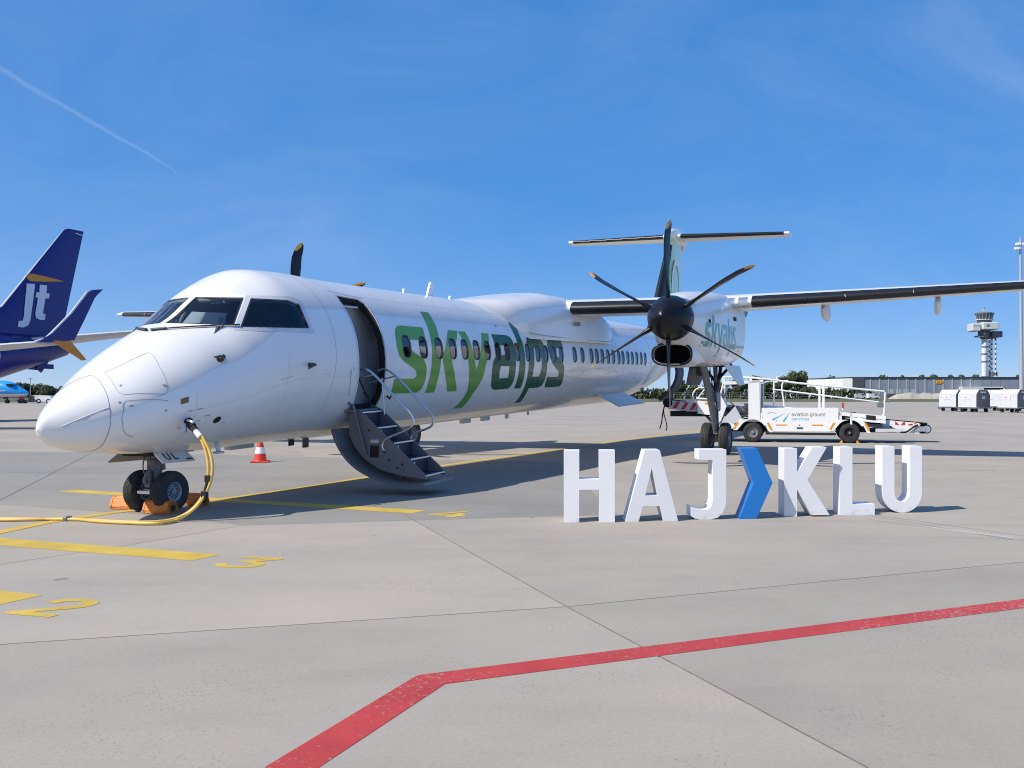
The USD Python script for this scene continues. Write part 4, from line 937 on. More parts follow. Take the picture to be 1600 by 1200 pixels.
# ---- undercarriage (heights above the ground)
def acw(m):
    """(aft, port, height above ground) -> prim axes, without the hull's nose-down tilt"""
    v = np.asarray(m.vertices); return T(np.c_[v[:, 1], v[:, 0], v[:, 2]], np.asarray(m.faces)[:, ::-1])
NG = 1.757
gear = obj('nose_gear_leg', acw(join([rod((NG - .08, 0, .95), (NG, 0, .55), .055), rod((NG + .02, .07, .86), (NG + .05, .07, .55), .03), rod((NG - .05, -.13, .72), (NG - .02, .13, .72), .05), tube(smooth_path([(NG - .12, .06, .80), (NG - .19, .08, .68), (NG - .10, .06, .55)], 4), .012, 6), tube(smooth_path([(NG - .1, -.05, .78), (NG - .2, -.02, .62), (NG - .14, -.05, .50)], 4), .010, 6), rod((NG, 0, .66), (NG, 0, .30), .075, 14), rod((NG, -.2, .275), (NG, .2, .275), .05),
      bx(NG - .10, NG - .02, -.07, .07, .55, .70, .015), rod((NG - .08, 0, .60), (NG - .20, 0, .42), .03), rod((NG - .20, 0, .42), (NG - .02, 0, .30), .03), rod((NG + .45, 0, 1.15), (NG + .03, 0, .70), .04),
      rod((NG + .0, -.14, .80), (NG, .14, .80), .035), bx(NG - .16, NG - .10, -.045, .045, .33, .52, .01)])), M['stairgrey'], PLANE, smooth=30)
obj('leg_placard', acw(bx(NG - .165, NG - .16, -.03, .03, .43, .47)), M['gold'], gear)
obj('tow_fitting', acw(join([rod((NG - .18, -.11, .27), (NG - .18, .09, .27), .028), bx(NG - .17, NG - .05, -.05, .05, .24, .31, .01)])), M['alu'], gear, smooth=30)
obj('taxi_light', acw(join([cone((NG - .26, -.075, .86), (NG - .14, -.075, .86), .062, .045, 16), rod((NG - .20, -.075, .86), (NG - .05, 0, .80), .018)])), M['gearmetal'], gear, smooth=30)
obj('light_lens', acw(cone((NG - .268, -.075, .86), (NG - .26, -.075, .86), .056, .06, 16)), M['lamp'], gear)
def add_wheel(name, c, r, w, rim_r, holder, name_mat='tyre'):
    ty, ri, ho = wheel_parts(c, r, w, (0, 1, 0), rim_r)
    t = obj(name, acw(ty), M['tyre'], holder, smooth=32)
    obj('rim', acw(ri), M['rim'], t, smooth=32)
    obj('rim_holes', acw(ho), M['hole'], t)
    return t
for y in (.235, -.235): add_wheel('nose_wheel', (NG, y, .272), .272, .17, .128, PLANE)
def plate(a, b, c, d, th=.018):
    P = np.array([a, b, c, d], float); n = np.cross(P[1] - P[0], P[3] - P[0]); n /= np.linalg.norm(n)
    return fixed(loft(np.array([P + n * th / 2, P - n * th / 2])))
gd = plate((1.50, .20, .79), (2.06, .20, .79), (2.08, .34, .66), (1.52, .34, .66))
gdoor = obj('nose_gear_door', acw(gd), M['white'], PLANE)
for i, ch in enumerate('UL'):
    m = meshkit.text_mesh(ch, .11, depth=.003, bold=True); v = m.vertices
    # lettering lies on the door's outer face, reading towards the tail
    s = 1.60 + .14 * i + v[:, 0]; t = v[:, 1] + .045
    up = np.array([0, -.14, .13]) / np.hypot(.14, .13); nn = np.array([0, .13, .14]) / np.hypot(.14, .13)
    P = np.array([0, .34, .66]) + np.outer(t, up) + np.outer(v[:, 2] + .011, nn); P[:, 0] = s
    obj('door_letter', acw(fixed(T(P, m.faces))), M['dgreen'], gdoor)
obj('door_patch', acw(bx(1.95, 2.05, .30, .335, .685, .70)), M['hole'], gdoor)
gd = plate((1.35, -.20, .79), (2.05, -.20, .79), (2.07, -.36, .67), (1.33, -.36, .67))
obj('nose_gear_door', acw(gd), M['stairgrey'], PLANE)
obj('nose_gear_bay', ac(bx(1.42, 2.2, -.21, .21, .985, 1.02)), M['hole'], PLANE)
MG = 15.69
for sg in (1, -1):
    y = sg * 4.58
    leg = obj('main_gear_leg', acw(join([cone((MG - 1.55, y - .03 * sg, 2.42), (MG - .55, y - .01 * sg, 1.28), .095, .085, 14), cone((MG - .55, y - .01 * sg, 1.28), (MG - .12, y, .60), .085, .06, 14), rod((MG - .10, y, 1.55), (MG, y, .42), .072, 14),
         rod((MG, y - .3, .41), (MG, y + .3, .41), .07), bx(MG - .42, MG + .10, y - .10, y + .10, 1.12, 1.62, .03), rod((MG - .05, y, 1.55), (MG - .20, y, 2.4), .05), rod((MG + .62, y, 2.35), (MG + .02, y, 1.50), .05),
         rod((MG - .12, y, .95), (MG + .17, y, .72), .03), rod((MG + .17, y, .72), (MG + .02, y, .50), .03), bx(MG - .16, MG + .04, y - .07, y + .07, .52, .62, .015),
         rod((MG - .35, y - .13, 1.30), (MG - .35, y + .13, 1.30), .05)])), M['gearmetal'], PLANE, smooth=30)
    obj('gear_braces', acw(join([rod((MG + .1, y - .38, 2.32), (MG - .1, y, 1.86), .04), rod((MG + .1, y + .38, 2.32), (MG - .1, y, 1.86), .04), rod((MG - .1, y, 1.60), (MG - .1, y, 2.30), .055), rod((MG - .9, y - .3, 2.35), (MG - .5, y, 1.7), .045), bx(MG - 1.3, MG - .9, y - .25, y - .05, 2.0, 2.3, .03)])), M['stairdark'], leg)
    obj('hydraulic_lines', acw(join([tube(smooth_path([(MG - 1.2, y + .09, 2.2), (MG - .75, y + .11, 1.55), (MG - .45, y + .12, 1.15), (MG - .16, y + .09, .70), (MG - .05, y + .1, .48)], 4), .014, 6), tube(smooth_path([(MG - .3, y - .1, 2.2), (MG - .22, y - .13, 1.5), (MG - .10, y - .11, .95), (MG - .12, y - .08, .55)], 4), .012, 6),
         tube(smooth_path([(MG - .12, y + .06, 1.05), (MG - .24, y + .09, .85), (MG - .10, y + .07, .62)], 4), .012, 6)])), M['seal'], leg)
    obj('oleo', acw(rod((MG - .03, y, .98), (MG - .01, y, .60), .062, 14)), M['chrome'], leg, smooth=30)
    obj('marker_light', acw(rod((MG - .09, y, .45), (MG - .02, y, .45), .02)), M['amber'], leg)
    for d in (.235, -.235): add_wheel('main_wheel', (MG, y + d, .412), .412, .255, .20, PLANE)
    for d, lab in ((.48, 1), (-.48, -1)):
        pl = plate((14.6, y + d * .9, 2.26), (16.6, y + d * .9, 2.30), (16.35, y + d * 1.25, 1.80), (15.6 if d * sg > 0 else 14.9, y + d * 1.25, 1.78), .03)
        obj('main_gear_door', acw(pl), M['white' if d * sg > 0 else 'stairdark'], PLANE)
    obj('gear_bay', ac(bx(14.55, 16.2, y - .42, y + .42, 2.045, 2.075)), M['hole'], PLANE)
# aft baggage door swung out on the port side, dark inside
dr = []
for t in np.linspace(0, 1, 9): dr.append((1.50 + .06 * math.sin(t * PI) - .62 * t ** 2.2, 2.05 - 1.15 * t))
ribb = LineString([(a, b) for a, b in dr]).buffer(.045, cap_style=2)
m = prism(ribb, .9); v = m.vertices
obj('aft_baggage_door', ac(fixed(T(np.c_[23.6 + v[:, 2], v[:, 0], v[:, 1]], m.faces))), M['stairdark'], PLANE)
# ---- folding stairs that are the door
def yz(poly, s0, s1): return upright_s(poly, s0, s1)
def upright_s(pts, s0, s1):
    m = prism(Polygon(pts), s1 - s0); v = m.vertices
    return fixed(T(np.c_[s0 + v[:, 2], v[:, 0], v[:, 1]], m.faces))
STAIR = obj('folding_stairs', ac(join([upright_s([(1.03, 1.50), (1.231, 1.42), (2.374, .455), (2.40, .385), (1.99, .425), (1.62, .50), (1.327, .66), (1.14, .85), (1.04, 1.05)], 4.62, 4.65),
      upright_s([(1.03, 1.50), (1.231, 1.42), (2.374, .455), (2.40, .385), (1.99, .425), (1.62, .50), (1.327, .66), (1.14, .85), (1.04, 1.05)], 5.235, 5.265)])), M['stairgrey'], PLANE, label='dark grey side panels of the folding stairs')
sh = [(.82, 1.136), (.93, .878), (1.146, .624), (1.53, .414), (2.0, .305), (2.46, .32)]
shp = smooth_path([(0, *q) for q in sh], 5)[:, 1:]
shell = []
for s0, s1 in ((4.47, 5.37),):
    off = LineString(shp).buffer(.022, cap_style=2)
    m = prism(off, s1 - s0); v = m.vertices; shell.append(fixed(T(np.c_[s0 + v[:, 2], v[:, 0], v[:, 1]], m.faces)))
obj('outer_door_skin', ac(join(shell)), M['stairgrey'], STAIR, smooth=25)
for i, (y, z) in enumerate([(1.231, 1.40), (1.517, 1.163), (1.82, .93), (2.109, .683), (2.374, .44)]):
    nz = [1.163, .93, .683, .44, .36][i]
    stp = obj('step', ac(bx(4.652, 5.233, y - .29, y, z - .018, z)), M['stairdark'], STAIR)
    obj('step_edge', ac(bx(4.652, 5.233, y, y + .016, z - .022, z + .004, .003)), M['alu'], STAIR)
    if i < 4:
        obj('riser', ac(bx(4.655, 5.23, y - .035, y - .022, nz, z - .02)), M['stairdark'], STAIR)
        obj('step_number', ac(bx(4.80, 4.835, y - .022, y - .020, z - .115, z - .055)), M['frame'], STAIR)
rn = smooth_path([(4.63, 1.20, 2.06), (4.63, 1.36, 2.065), (4.63, 1.49, 1.98), (4.63, 1.78, 1.71), (4.63, 2.09, 1.425), (4.63, 2.17, 1.325), (4.63, 2.18, 1.255), (4.63, 2.07, 1.135), (4.63, 1.67, .795)], 5)
obj('handrail', ac(tube(rn, .019, 10)), M['alu'], STAIR, smooth=True)
rf = smooth_path([(5.25, 1.16, 2.04), (5.25, 1.32, 2.065), (5.25, 1.47, 1.975), (5.25, 1.80, 1.675), (5.25, 2.10, 1.395), (5.25, 2.175, 1.29), (5.25, 2.18, 1.21), (5.25, 2.10, 1.13), (5.25, 1.78, .90)], 5)
obj('handrail', ac(tube(rf, .019, 10)), M['alu'], STAIR, smooth=True)
obj('handrail_stay', ac(rod((4.63, 1.02, 1.905), (4.63, 1.48, 1.985), .012)), M['alu'], STAIR)
obj('handrail_stay', ac(rod((5.25, 1.0, 1.85), (5.25, 1.47, 1.955), .012)), M['alu'], STAIR)
obj('handrail_stay', ac(rod((5.22, 1.25, 1.93), (5.22, 1.30, 1.33), .012)), M['alu'], STAIR)
obj('stay_arm', ac(join([tube(smooth_path([(4.58, 1.13, 1.53), (4.58, 1.22, 1.20), (4.58, 1.36, .74)], 4), .021, 8), rod((4.50, 1.10, 1.56), (4.66, 1.06, 1.50), .02)])), M['stairgrey'], STAIR, smooth=True)
obj('stair_cables', ac(join([tube(smooth_path([(5.0, .95, 1.95), (5.02, 1.06, 1.72), (5.0, 1.12, 1.55), (5.04, 1.0, 1.42)], 4), .012, 6), tube(smooth_path([(5.1, .98, 1.7), (5.12, 1.1, 1.5), (5.1, 1.02, 1.38)], 4), .010, 6)])), M['hole'], STAIR)
obj('panel_label', ac(bx(4.612, 4.619, 1.43, 1.57, .925, .975)), M['frame'], STAIR)
obj('panel_recess', ac(bx(4.612, 4.619, 1.42, 1.57, .70, .885)), M['hole'], STAIR)
for y, z in ((1.40, 1.12), (1.67, .79), (1.99, .60), (1.90, .545), (2.03, .40), (1.75, .66)): obj('bolt', ac(rod((4.608, y, z), (4.622, y, z), .016, 8)), M['hole'], STAIR)
obj('door_sill', ac(bx(4.55, 5.34, .9, 1.16, 1.40, 1.44, .01)), M['stairgrey'], STAIR)
# ---------------------------------------------------------------- things beside the plane
# white letters and the blue arrow. Outlines in pixels of the photograph's front faces -> metres, x from the letter's left foot
def arc(c, r, a0, a1, n=9):
    t = np.radians(np.linspace(a0, a1, n)); return [(c[0] + r[0] * math.cos(q), c[1] + r[1] * math.sin(q)) for q in t]
def sign_letter(poly, base, yaw, mt, label, ch, T_=.30):
    """poly: front outline (x, z); base: ground point under the outline's x = 0"""
    g = poly.buffer(-.004).buffer(.004)
    m = upright(g, 0, T_)
    t = thing('standing_letter' if ch != '>' else 'standing_arrow', label, 'letter' if ch != '>' else 'arrow', (base[0], base[1], 0), yaw, 'white standing letters of the route sign' if ch != '>' else None)
    obj('letter_body', m, M[mt], t)
    rim_ = poly.buffer(-.0015).difference(poly.buffer(-.006))
    return t
H = Polygon([(0, 0), (.186, 0), (.186, .392), (.424, .392), (.424, 0), (.617, 0), (.617, .867), (.424, .867), (.424, .523), (.186, .523), (.186, .867), (0, .867)])
A_ = Polygon([(0, 0), (.165, 0), (.215, .186), (.422, .186), (.472, 0), (.650, 0), (.424, .868), (.238, .868)], [[(.246, .318), (.396, .318), (.325, .645)]])
J_ = Polygon([(.005, .045), (.06, .012), (.12, .0), (.25, 0), (.34, .02), (.405, .075), (.444, .17), (.450, .26), (.450, .863), (.105, .863), (.105, .735), (.279, .735), (.279, .235), (.265, .17), (.225, .128), (.165, .118), (.08, .135), (.005, .16)])
ARW = Polygon([(0, 0), (.218, 0), (.420, .448), (.228, .875), (.024, .875), (.182, .448)])
K_ = Polygon([(0, 0), (.166, 0), (.166, .345), (.350, .02), (.355, .018), (.585, .018), (.300, .464), (.548, .877), (.364, .877), (.166, .562), (.166, .862), (0, .862)])
L_ = Polygon([(0, 0), (.455, 0), (.455, .140), (.166, .140), (.166, .870), (0, .870)])
U_ = Polygon([(0, .866), (0, .27)] + arc((.262, .262), (.262, .262), 180, 270)[1:] + arc((.262, .262), (.262, .262), 270, 360)[1:] + [(.524, .866), (.362, .866), (.362, .27)] + arc((.262, .262), (.100, .118), 0, -180)[1:] + [(.160, .27), (.160, .866)])
U_ = Polygon([p for i, p in enumerate(U_.exterior.coords[:-1])]).buffer(0)
for poly, base, yaw, mt, lb, ch in (
    (H, (-.461, 11.246), .02, 'letterwhite', 'tall white letter H standing on the concrete', 'H'),
    (A_, (.281, 11.302), .10, 'letterwhite', 'tall white letter A standing on the concrete', 'A'),
    (J_, (1.088, 11.50), .085, 'letterwhite', 'tall white letter J with a curved foot', 'J'),
    (ARW, (1.697, 11.564), .045, 'letterblue', 'blue chevron arrow standing between the white letters J and K', '>'),
    (K_, (2.295, 11.765), .06, 'letterwhite', 'tall white letter K right of the blue arrow', 'K'),
    (L_, (3.038, 11.932), .04, 'letterwhite', 'tall white letter L between K and U', 'L'),
    (U_, (3.655, 12.17), .03, 'letterwhite', 'tall white letter U at right end of the row', 'U')):
    if ch == 'U': poly = affinity.translate(poly, 0, 0)
    sign_letter(poly, base, yaw, mt, lb, ch)
# traffic cone
tc_ = thing('traffic_cone', 'red and white traffic cone standing under the plane belly', 'traffic cone', (-7.80, 21.3, 0), .3)
an = np.linspace(0, 2 * PI, 24, endpoint=False)
def crings(lst): return fixed(loft(np.array([np.c_[r * np.cos(an), r * np.sin(an), np.full(24, z)] for r, z in lst])))
obj('cone_base', join([bx(-.21, .21, -.21, .21, .0, .035, .012)]), M['conered'], tc_)
obj('cone_body', crings([(.15, .035), (.135, .06), (.118, .20), (.118, .2001)]), M['conered'], tc_, smooth=30)
obj('white_band', crings([(.119, .20), (.085, .345)]), M['reflect'], tc_, smooth=30)
obj('cone_top', crings([(.084, .345), (.045, .50), (.035, .51)]), M['conered'], tc_, smooth=30)
# wheel chocks: ribbed orange blocks
def chock(loc, rotz, label, L=.36):
    t = thing('wheel_chock', label, 'wheel chock', loc, rotz, 'orange chocks round the nose wheels')
    pr = Polygon([(-.085, 0), (.085, 0), (.105, .05), (.07, .14), (.035, .165), (-.035, .165), (-.07, .14), (-.105, .05)])
    body = sideways(pr, -L / 2, L / 2)
    ribs = [sideways(pr.buffer(.006), -L / 2 + .012 + k * (L - .024) / 1 - .012, -L / 2 + .012 + k * (L - .024) / 1 + .012) for k in (0, 1)]
    grooves = []
    for (a, b) in zip(list(pr.exterior.coords)[:-1], list(pr.exterior.coords)[1:]):
        if max(a[1], b[1]) < .02: continue
        for q in (.33, .66):
            y, z = a[0] + (b[0] - a[0]) * q, a[1] + (b[1] - a[1]) * q
            grooves.append(rod((-L / 2 + .03, y, z), (L / 2 - .03, y, z), .006, 6))
    obj('chock_body', join([body] + ribs), M['orange'], t)
    obj('chock_ribs', join(grooves), M['orange'], t)
    obj('end_hole', join([rod((L / 2 + .003, 0, .075), (L / 2 + .009, 0, .075), .04, 12), rod((-L / 2 - .009, 0, .075), (-L / 2 - .003, 0, .075), .04, 12)]), M['hole'], t)
    return t
ax = -YAW
chock((-6.44, 12.60, 0), ax + .12, 'sunlit orange wheel chock left of the nose wheels', .30)
chock((-5.74, 12.13, 0), ax + .05, 'orange wheel chock lying in front of the near nose wheel', .38)
chock((-5.70, 13.02, 0), ax, 'shaded orange wheel chock behind the near nose wheel', .36)
cr = thing('chock_rope', 'thin white rope between the two front wheel chocks', 'rope', (0, 0, 0))
obj('rope', tube(smooth_path([(-6.28, 12.45, .06), (-6.12, 12.36, .012), (-6.02, 12.22, .012), (-5.97, 12.2, .13)], 5), .009, 6), M['reflect'], cr, smooth=True)
# ground power cable
gpu = p2w(1.375, .878, 1.43 - PIT * (1.375 - 9)); 
def wpt(u, v, d): return np.array([(u - CX_PX) / F_PX * d, d, EYE + (HOR_PX - v) / F_PX * d])
cab = thing('power_cable', 'yellow twin power cable hanging from the nose and trailing off left', 'cable', (0, 0, 0))
g0 = wpt(297, 662, 11.60); g1 = wpt(311, 680, 11.50)
core = [wpt(311, 680, 11.50), wpt(321, 703, 11.46), wpt(325.5, 728, 11.42), wpt(324, 752, 11.40), wpt(316, 776, 11.37), wpt(300, 796, 11.33), wpt(278, 809, 11.28)]
def onland(u, v): d = F_PX * (EYE - .022) / (v - HOR_PX); return np.array([(u - CX_PX) / F_PX * d, d, .022])
lay1 = [onland(245, 815), onland(195, 815.2), onland(130, 812), onland(60, 811), onland(0, 810.5), onland(-90, 811), onland(-200, 815)]
lay2 = [onland(255, 817.5), onland(210, 817.5), onland(140, 813.5), onland(105, 810.5), onland(50, 811.8), onland(0, 812.5), onland(-90, 814), onland(-200, 820)]
c1 = smooth_path(core + lay1, 6); c2 = smooth_path([p + np.array([.028 + .03 * math.sin(i * .9), -.01, -.004 * i]) for i, p in enumerate(core)] + lay2, 6)
c1[:, 2] = np.maximum(c1[:, 2], .022); c2[:, 2] = np.maximum(c2[:, 2], .022)
obj('cable', tube(c1, .0185, 9), M['cable'], cab, smooth=True)
obj('cable', tube(c2, .0185, 9), M['cable'], cab, smooth=True)
pl = join([cone(g0 + (g0 - g1) * .25, g0 + (g1 - g0) * .30, .055, .05, 10), rod(g0 + (g1 - g0) * .3, g0 + (g1 - g0) * .62, .042, 10)])
obj('plug', pl, M['hole'], cab, smooth=30)
obj('plug_sleeve', rod(g0 + (g1 - g0) * .6, g0 + (g1 - g0) * 1.15, .034, 12), M['reflect'], cab, smooth=30)
obj('plug_handle', join([rod(g0 + np.array([-.05, -.03, .0]), g0 + np.array([-.03, -.06, -.10]), .018), rod(g0 + np.array([-.02, -.02, .04]), g0 + np.array([.06, -.05, .02]), .02)]), M['alu'], cab, smooth=30)
k1 = c1[np.argmin(np.abs(c1[:, 2] - .50))]; k2 = c1[np.argmin(np.abs(c1[:, 2] - .33))]
obj('cable_wrap', join([bx(k1[0] - .035, k1[0] + .05, k1[1] - .03, k1[1] + .03, k1[2] - .05, k1[2] + .04, .012), rod(k1 + np.array([.01, 0, 0]), k2 + np.array([.012, 0, 0]), .026, 8), bx(k2[0] - .03, k2[0] + .05, k2[1] - .03, k2[1] + .03, k2[2] - .06, k2[2] + .03, .012)]), M['hole'], cab)
kk = onland(105, 810.8); obj('cable_wrap', bx(kk[0] - .03, kk[0] + .03, kk[1] - .06, kk[1] + .06, .0, .055, .01), M['gearmetal'], cab)

# ---------------------------------------------------------------- belt loader
BL = thing('belt_loader', 'white airport belt loader with open cab and sloping conveyor behind the plane', 'belt loader', (4.876, 30.227, 0), math.atan2(-.598, 3.011))
W_ = 2.0
def blu(u, v): return ((u - 1175) / 49.8, (691.8 - v) / 49.3)
def zz(X, Y): return blu(1110 + X / 4.324, 560 + Y / 4.324)
def wrap(lst): return Polygon([zz(*p) for p in lst])
for x, nm in ((0, 0), (3.04, 1)):
    for yy in (.13, W_ - .13):
        ty, ri, ho = wheel_parts((x, yy, .325), .325, .22, (0, 1, 0), .165, 30)
        t = obj('wheel', ty, M['tyre'], BL, smooth=32)
        obj('rim', ri, M['gearmetal' if x < 1 else 'hole'], t, smooth=32)
        obj('hub_cap', rod((x, yy - .13 if yy < 1 else yy + .13, .325), (x, yy, .325), .04, 10), M['alu'] if x < 1 else M['gearmetal'], t, smooth=30)
body = upright(wrap([(343, 333), (862, 333), (862, 410), (838, 497), (400, 497), (385, 490), (343, 410)]), 0.0, W_ * .42)
BODY = obj('body', body, M['white'], BL)
obj('body', upright(wrap([(343, 345), (862, 345), (862, 497), (400, 497)]), W_ * .82, W_), M['white'], BL)
obj('chassis', join([bx(-.75, 4.5, .25, W_ - .25, .34, .46), upright(wrap([(370, 500), (845, 502), (845, 518), (370, 516)]), -.01, .06)]), M['hole'], BL)
obj('door_gap', join([upright(wrap([(383, 485), (343, 400), (346, 398), (388, 490)]), -.004, .02), bx(.60, 2.58, -.004, .002, .352, .362)]), M['line'], BL)
def arch(cx):
    q = Polygon([(cx - .62, .39), (cx - .46, .66), (cx - .36, .735), (cx + .36, .735), (cx + .46, .66), (cx + .64, .33), (cx + .54, .33), (cx + .43, .55)] + arc((cx, .34), (.43, .40), 30, 150, 9) + [(cx - .50, .39)])
    return q.buffer(0)
for cx in (0, 3.04):
    obj('wheel_arch', join([upright(arch(cx), -.015, .30), upright(arch(cx), W_ - .3, W_ + .01)]), M['white'], BL)
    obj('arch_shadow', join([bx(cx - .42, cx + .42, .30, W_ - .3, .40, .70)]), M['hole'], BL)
    for a, b in (((cx - .60, .43), (cx - .47, .645)), ((cx + .475, .635), (cx + .60, .41))):
        d = np.array(b) - np.array(a); n_ = np.array([-d[1], d[0]]) / np.hypot(*d) * .032
        obj('reflector', upright(Polygon([np.array(a) - n_, np.array(b) - n_, np.array(b) + n_, np.array(a) + n_]), -.021, -.016), M['amber'], BL)
for x0, x1 in (((440 - 280) / 4.324 / 49.8, (515 - 280) / 4.324 / 49.8), ((683 - 280) / 4.324 / 49.8, (758 - 280) / 4.324 / 49.8)):
    obj('reflector', bx(x0, x1, -.004, .0, .545, .585), M['amber'], BL)
obj('marker', rod((1.485, -.006, .56), (1.485, 0, .56), .022, 10), M['red'], BL)
obj('number_plate', bx(1.40, 1.60, -.005, 0, .435, .50), M['greyprint'], BL)
for txt, x0, z0, hgt, wid, mt in (('aviation ground', 1.235, .855, .115, 1.05, 'greyprint'), ('services', 1.235, .72, .10, .55, 'cyanprint')):
    m = meshkit.text_mesh(txt, hgt, depth=.002); v = m.vertices; v = v - [v[:, 0].min(), 0, 0]; sc = wid / v[:, 0].max()
    obj('side_lettering', fixed(T(np.c_[x0 + v[:, 0] * sc, -.001 - v[:, 2], z0 + v[:, 1]], m.faces)), M[mt], BODY)
dots = []
for a, b, n_, r0, r1 in (((.66, .74), (1.02, .94), 7, .034, .012), ((1.0, .70), (1.16, .95), 6, .038, .012), ((.75, .70), (.66, .76), 2, .02, .02)):
    for k_ in range(n_):
        t = k_ / max(n_ - 1, 1); p = np.array(a) * (1 - t) + np.array(b) * t; r = r0 + (r1 - r0) * t
        dots.append(upright(Polygon([(p[0] - r, p[1] - r * .8), (p[0] + r, p[1] - r * .5), (p[0] + r, p[1] + r), (p[0] - r, p[1] + r * .7)]), -.003, -.001))
obj('dotted_runway_logo', join(dots), M['cyanprint'], BODY)
obj('swoosh_print', upright(ribbon([(.48, .93), (.56, .965), (.75, .945)], .012), -.003, -.001), M['greyprint'], BODY)
# cab
col = upright(wrap([(250, 150), (328, 140), (332, 412), (252, 412)]), 0.0, .06)
obj('cab_column', join([col, bx((328 - 280) / 215.3 - .02, (352 - 280) / 215.3, .02, .55, .74, 2.0)]), M['white'], BL)
obj('cab_rear_window', bx((336 - 280) / 215.3, (350 - 280) / 215.3, .012, .02, .95, 1.90), M['towerglass'], BL)
obj('cab_roof', upright(wrap([(70, 168), (80, 150), (250, 146), (330, 138), (352, 140), (352, 152), (250, 164), (95, 172)]), 0.0, .95), M['white'], BL)
obj('cab_post', join([rod((*[zz(78, 160)[0]], .03, zz(78, 160)[1]), (zz(52, 268)[0], .03, zz(52, 268)[1]), .03), rod((zz(52, 268)[0], .03, zz(52, 268)[1]), (zz(25, 260)[0], .03, zz(30, 300)[1]), .025),
     rod((zz(100, 165)[0], .92, zz(100, 165)[1]), (zz(70, 268)[0], .92, zz(70, 268)[1]), .03)]), M['white'], BL)
obj('cab_front', join([upright(wrap([(25, 262), (62, 250), (100, 320), (60, 425), (30, 450)]), .0, .95), bx(-1.2, -1.12, 0, .95, .45, 1.2)]), M['white'], BL)
obj('step_panel', upright(wrap([(60, 430), (160, 320), (210, 415), (110, 460), (80, 460)]), .03, .10), M['frame'], BL)
obj('windscreen', bx(-.98, -.965, .05, .9, 1.28, 1.85), M['glass'], BL)
obj('driver_seat', join([bx(-.42, -.05, .18, .62, .88, 1.0, .03), bx(-.12, -.02, .18, .62, .95, 1.42, .03)]), M['seat'], BL)
obj('steering_wheel', join([tube(np.array([(-.62 + .12 * math.cos(t), .40 + .17 * math.sin(t), 1.18 - .12 * math.cos(t)) for t in np.linspace(0, 2 * PI, 21)]), .014, 6), rod((-.62, .4, 1.18), (-.80, .4, .95), .02), bx(-.85, -.68, .15, .75, .95, 1.12, .02)]), M['hole'], BL)
obj('cab_floor', bx(-.95, .25, .05, .95, .66, .72), M['frame'], BL)
obj('bumper', join([upright(wrap([(110, 440), (180, 455), (165, 478), (105, 476)]), 0, .95), bx(-1.15, -.6, .04, .9, .45, .62)]), M['white'], BL)
# conveyor
def boom(x): return 1.30 - (x + 2.9) * .0925
xa, xb = -2.75, 5.62
def slope_box(x0, x1, y0, y1, d0, d1):
    P = [(x0, boom(x0) + d0), (x1, boom(x1) + d0), (x1, boom(x1) + d1), (x0, boom(x0) + d1)]
    return upright(Polygon(P), y0, y1)
CV = obj('conveyor_frame', join([slope_box(xa + .5, xb - .35, .86, .92, -.26, .10), slope_box(xa + .5, xb - .35, 1.62, 1.68, -.26, .10), slope_box(-.3, 3.9, .70, .86, .02, .20)]), M['white'], BL)
obj('conveyor_belt', join([slope_box(xa + .1, xb - .1, .93, 1.61, .04, .085), slope_box(xa + .2, xb - .2, .93, 1.61, -.25, -.21), rod((xa + .12, .93, boom(xa) - .07), (xa + .12, 1.61, boom(xa) - .07), .15, 16), rod((xb - .12, .93, boom(xb) - .08), (xb - .12, 1.61, boom(xb) - .08), .15, 16), slope_box(xb - 1.5, xb - .1, .855, .93, .085, .115)]), M['hole'], BL, smooth=30)
obj('conveyor_nose', join([slope_box(xa - .1, xa + .85, .80, 1.74, -.24, .06)]), M['frame'], BL)
for k_, xx in enumerate((xa + .05, xa + .34, xa + .62)):
    q = Polygon([(xx, boom(xx) - .2), (xx + .12, boom(xx) - .2), (xx + .26, boom(xx) + .03), (xx + .14, boom(xx) + .03)])
    obj('warning_stripe', upright(q, .792, .80), M['red'], BL)
obj('rubber_bumper', join([rod((xa - .12, .78, boom(xa) - .02), (xa - .12, 1.76, boom(xa) - .02), .16, 14), bx(xa - .05, xa + 1.25, .85, 1.7, boom(xa) - .48, boom(xa) - .30, .02)]), M['hole'], BL, smooth=30)
obj('hanging_strap', join([tube(smooth_path([(xa - .22, .85, boom(xa) - .12), (xa - .30, .85, boom(xa) - .45), (xa - .36, .85, boom(xa) - .80), (xa - .40, .85, boom(xa) - .9)], 4), .022, 6), tube(smooth_path([(xa - .26, .95, boom(xa) - .15), (xa - .24, .95, boom(xa) - .5), (xa - .18, .95, boom(xa) - .72), (xa - .19, .95, boom(xa) - .98)], 4), .018, 6)]), M['hole'], BL)
obj('tail_roller', join([rod((xb - .12, .84, boom(xb) - .08), (xb - .12, .93, boom(xb) - .08), .11, 14), bx(xb - .5, xb - .15, .83, .87, boom(xb) - .16, boom(xb) + .0, .01)]), M['steel'], BL, smooth=30)
obj('hydraulic_hose', tube(smooth_path([(4.35, .82, .52), (4.62, .80, .36), (4.85, .80, .34), (5.08, .80, .50), (5.22, .82, .56)], 5), .03, 7), M['hole'], BL, smooth=True)
obj('information_sign', bx(4.10, 4.24, .848, .855, .62, .78), M['bluesign'], BL)
for x in (4.52, 4.69):
    obj('warning_stripe', upright(Polygon([(x, .575), (x + .13, .565), (x + (.0 if x < 4.6 else .13), .70 if x < 4.6 else .69)]), .848, .855), M['red'], BL)
obj('small_print', join([bx(4.93, 5.06, .85, .855, .56, .60)]), M['red'], BL)
obj('arrow_print', upright(Polygon([(5.10, .60), (5.18, .62), (5.12, .68)]), .85, .855), M['orangeprint'], BL)
rails = []
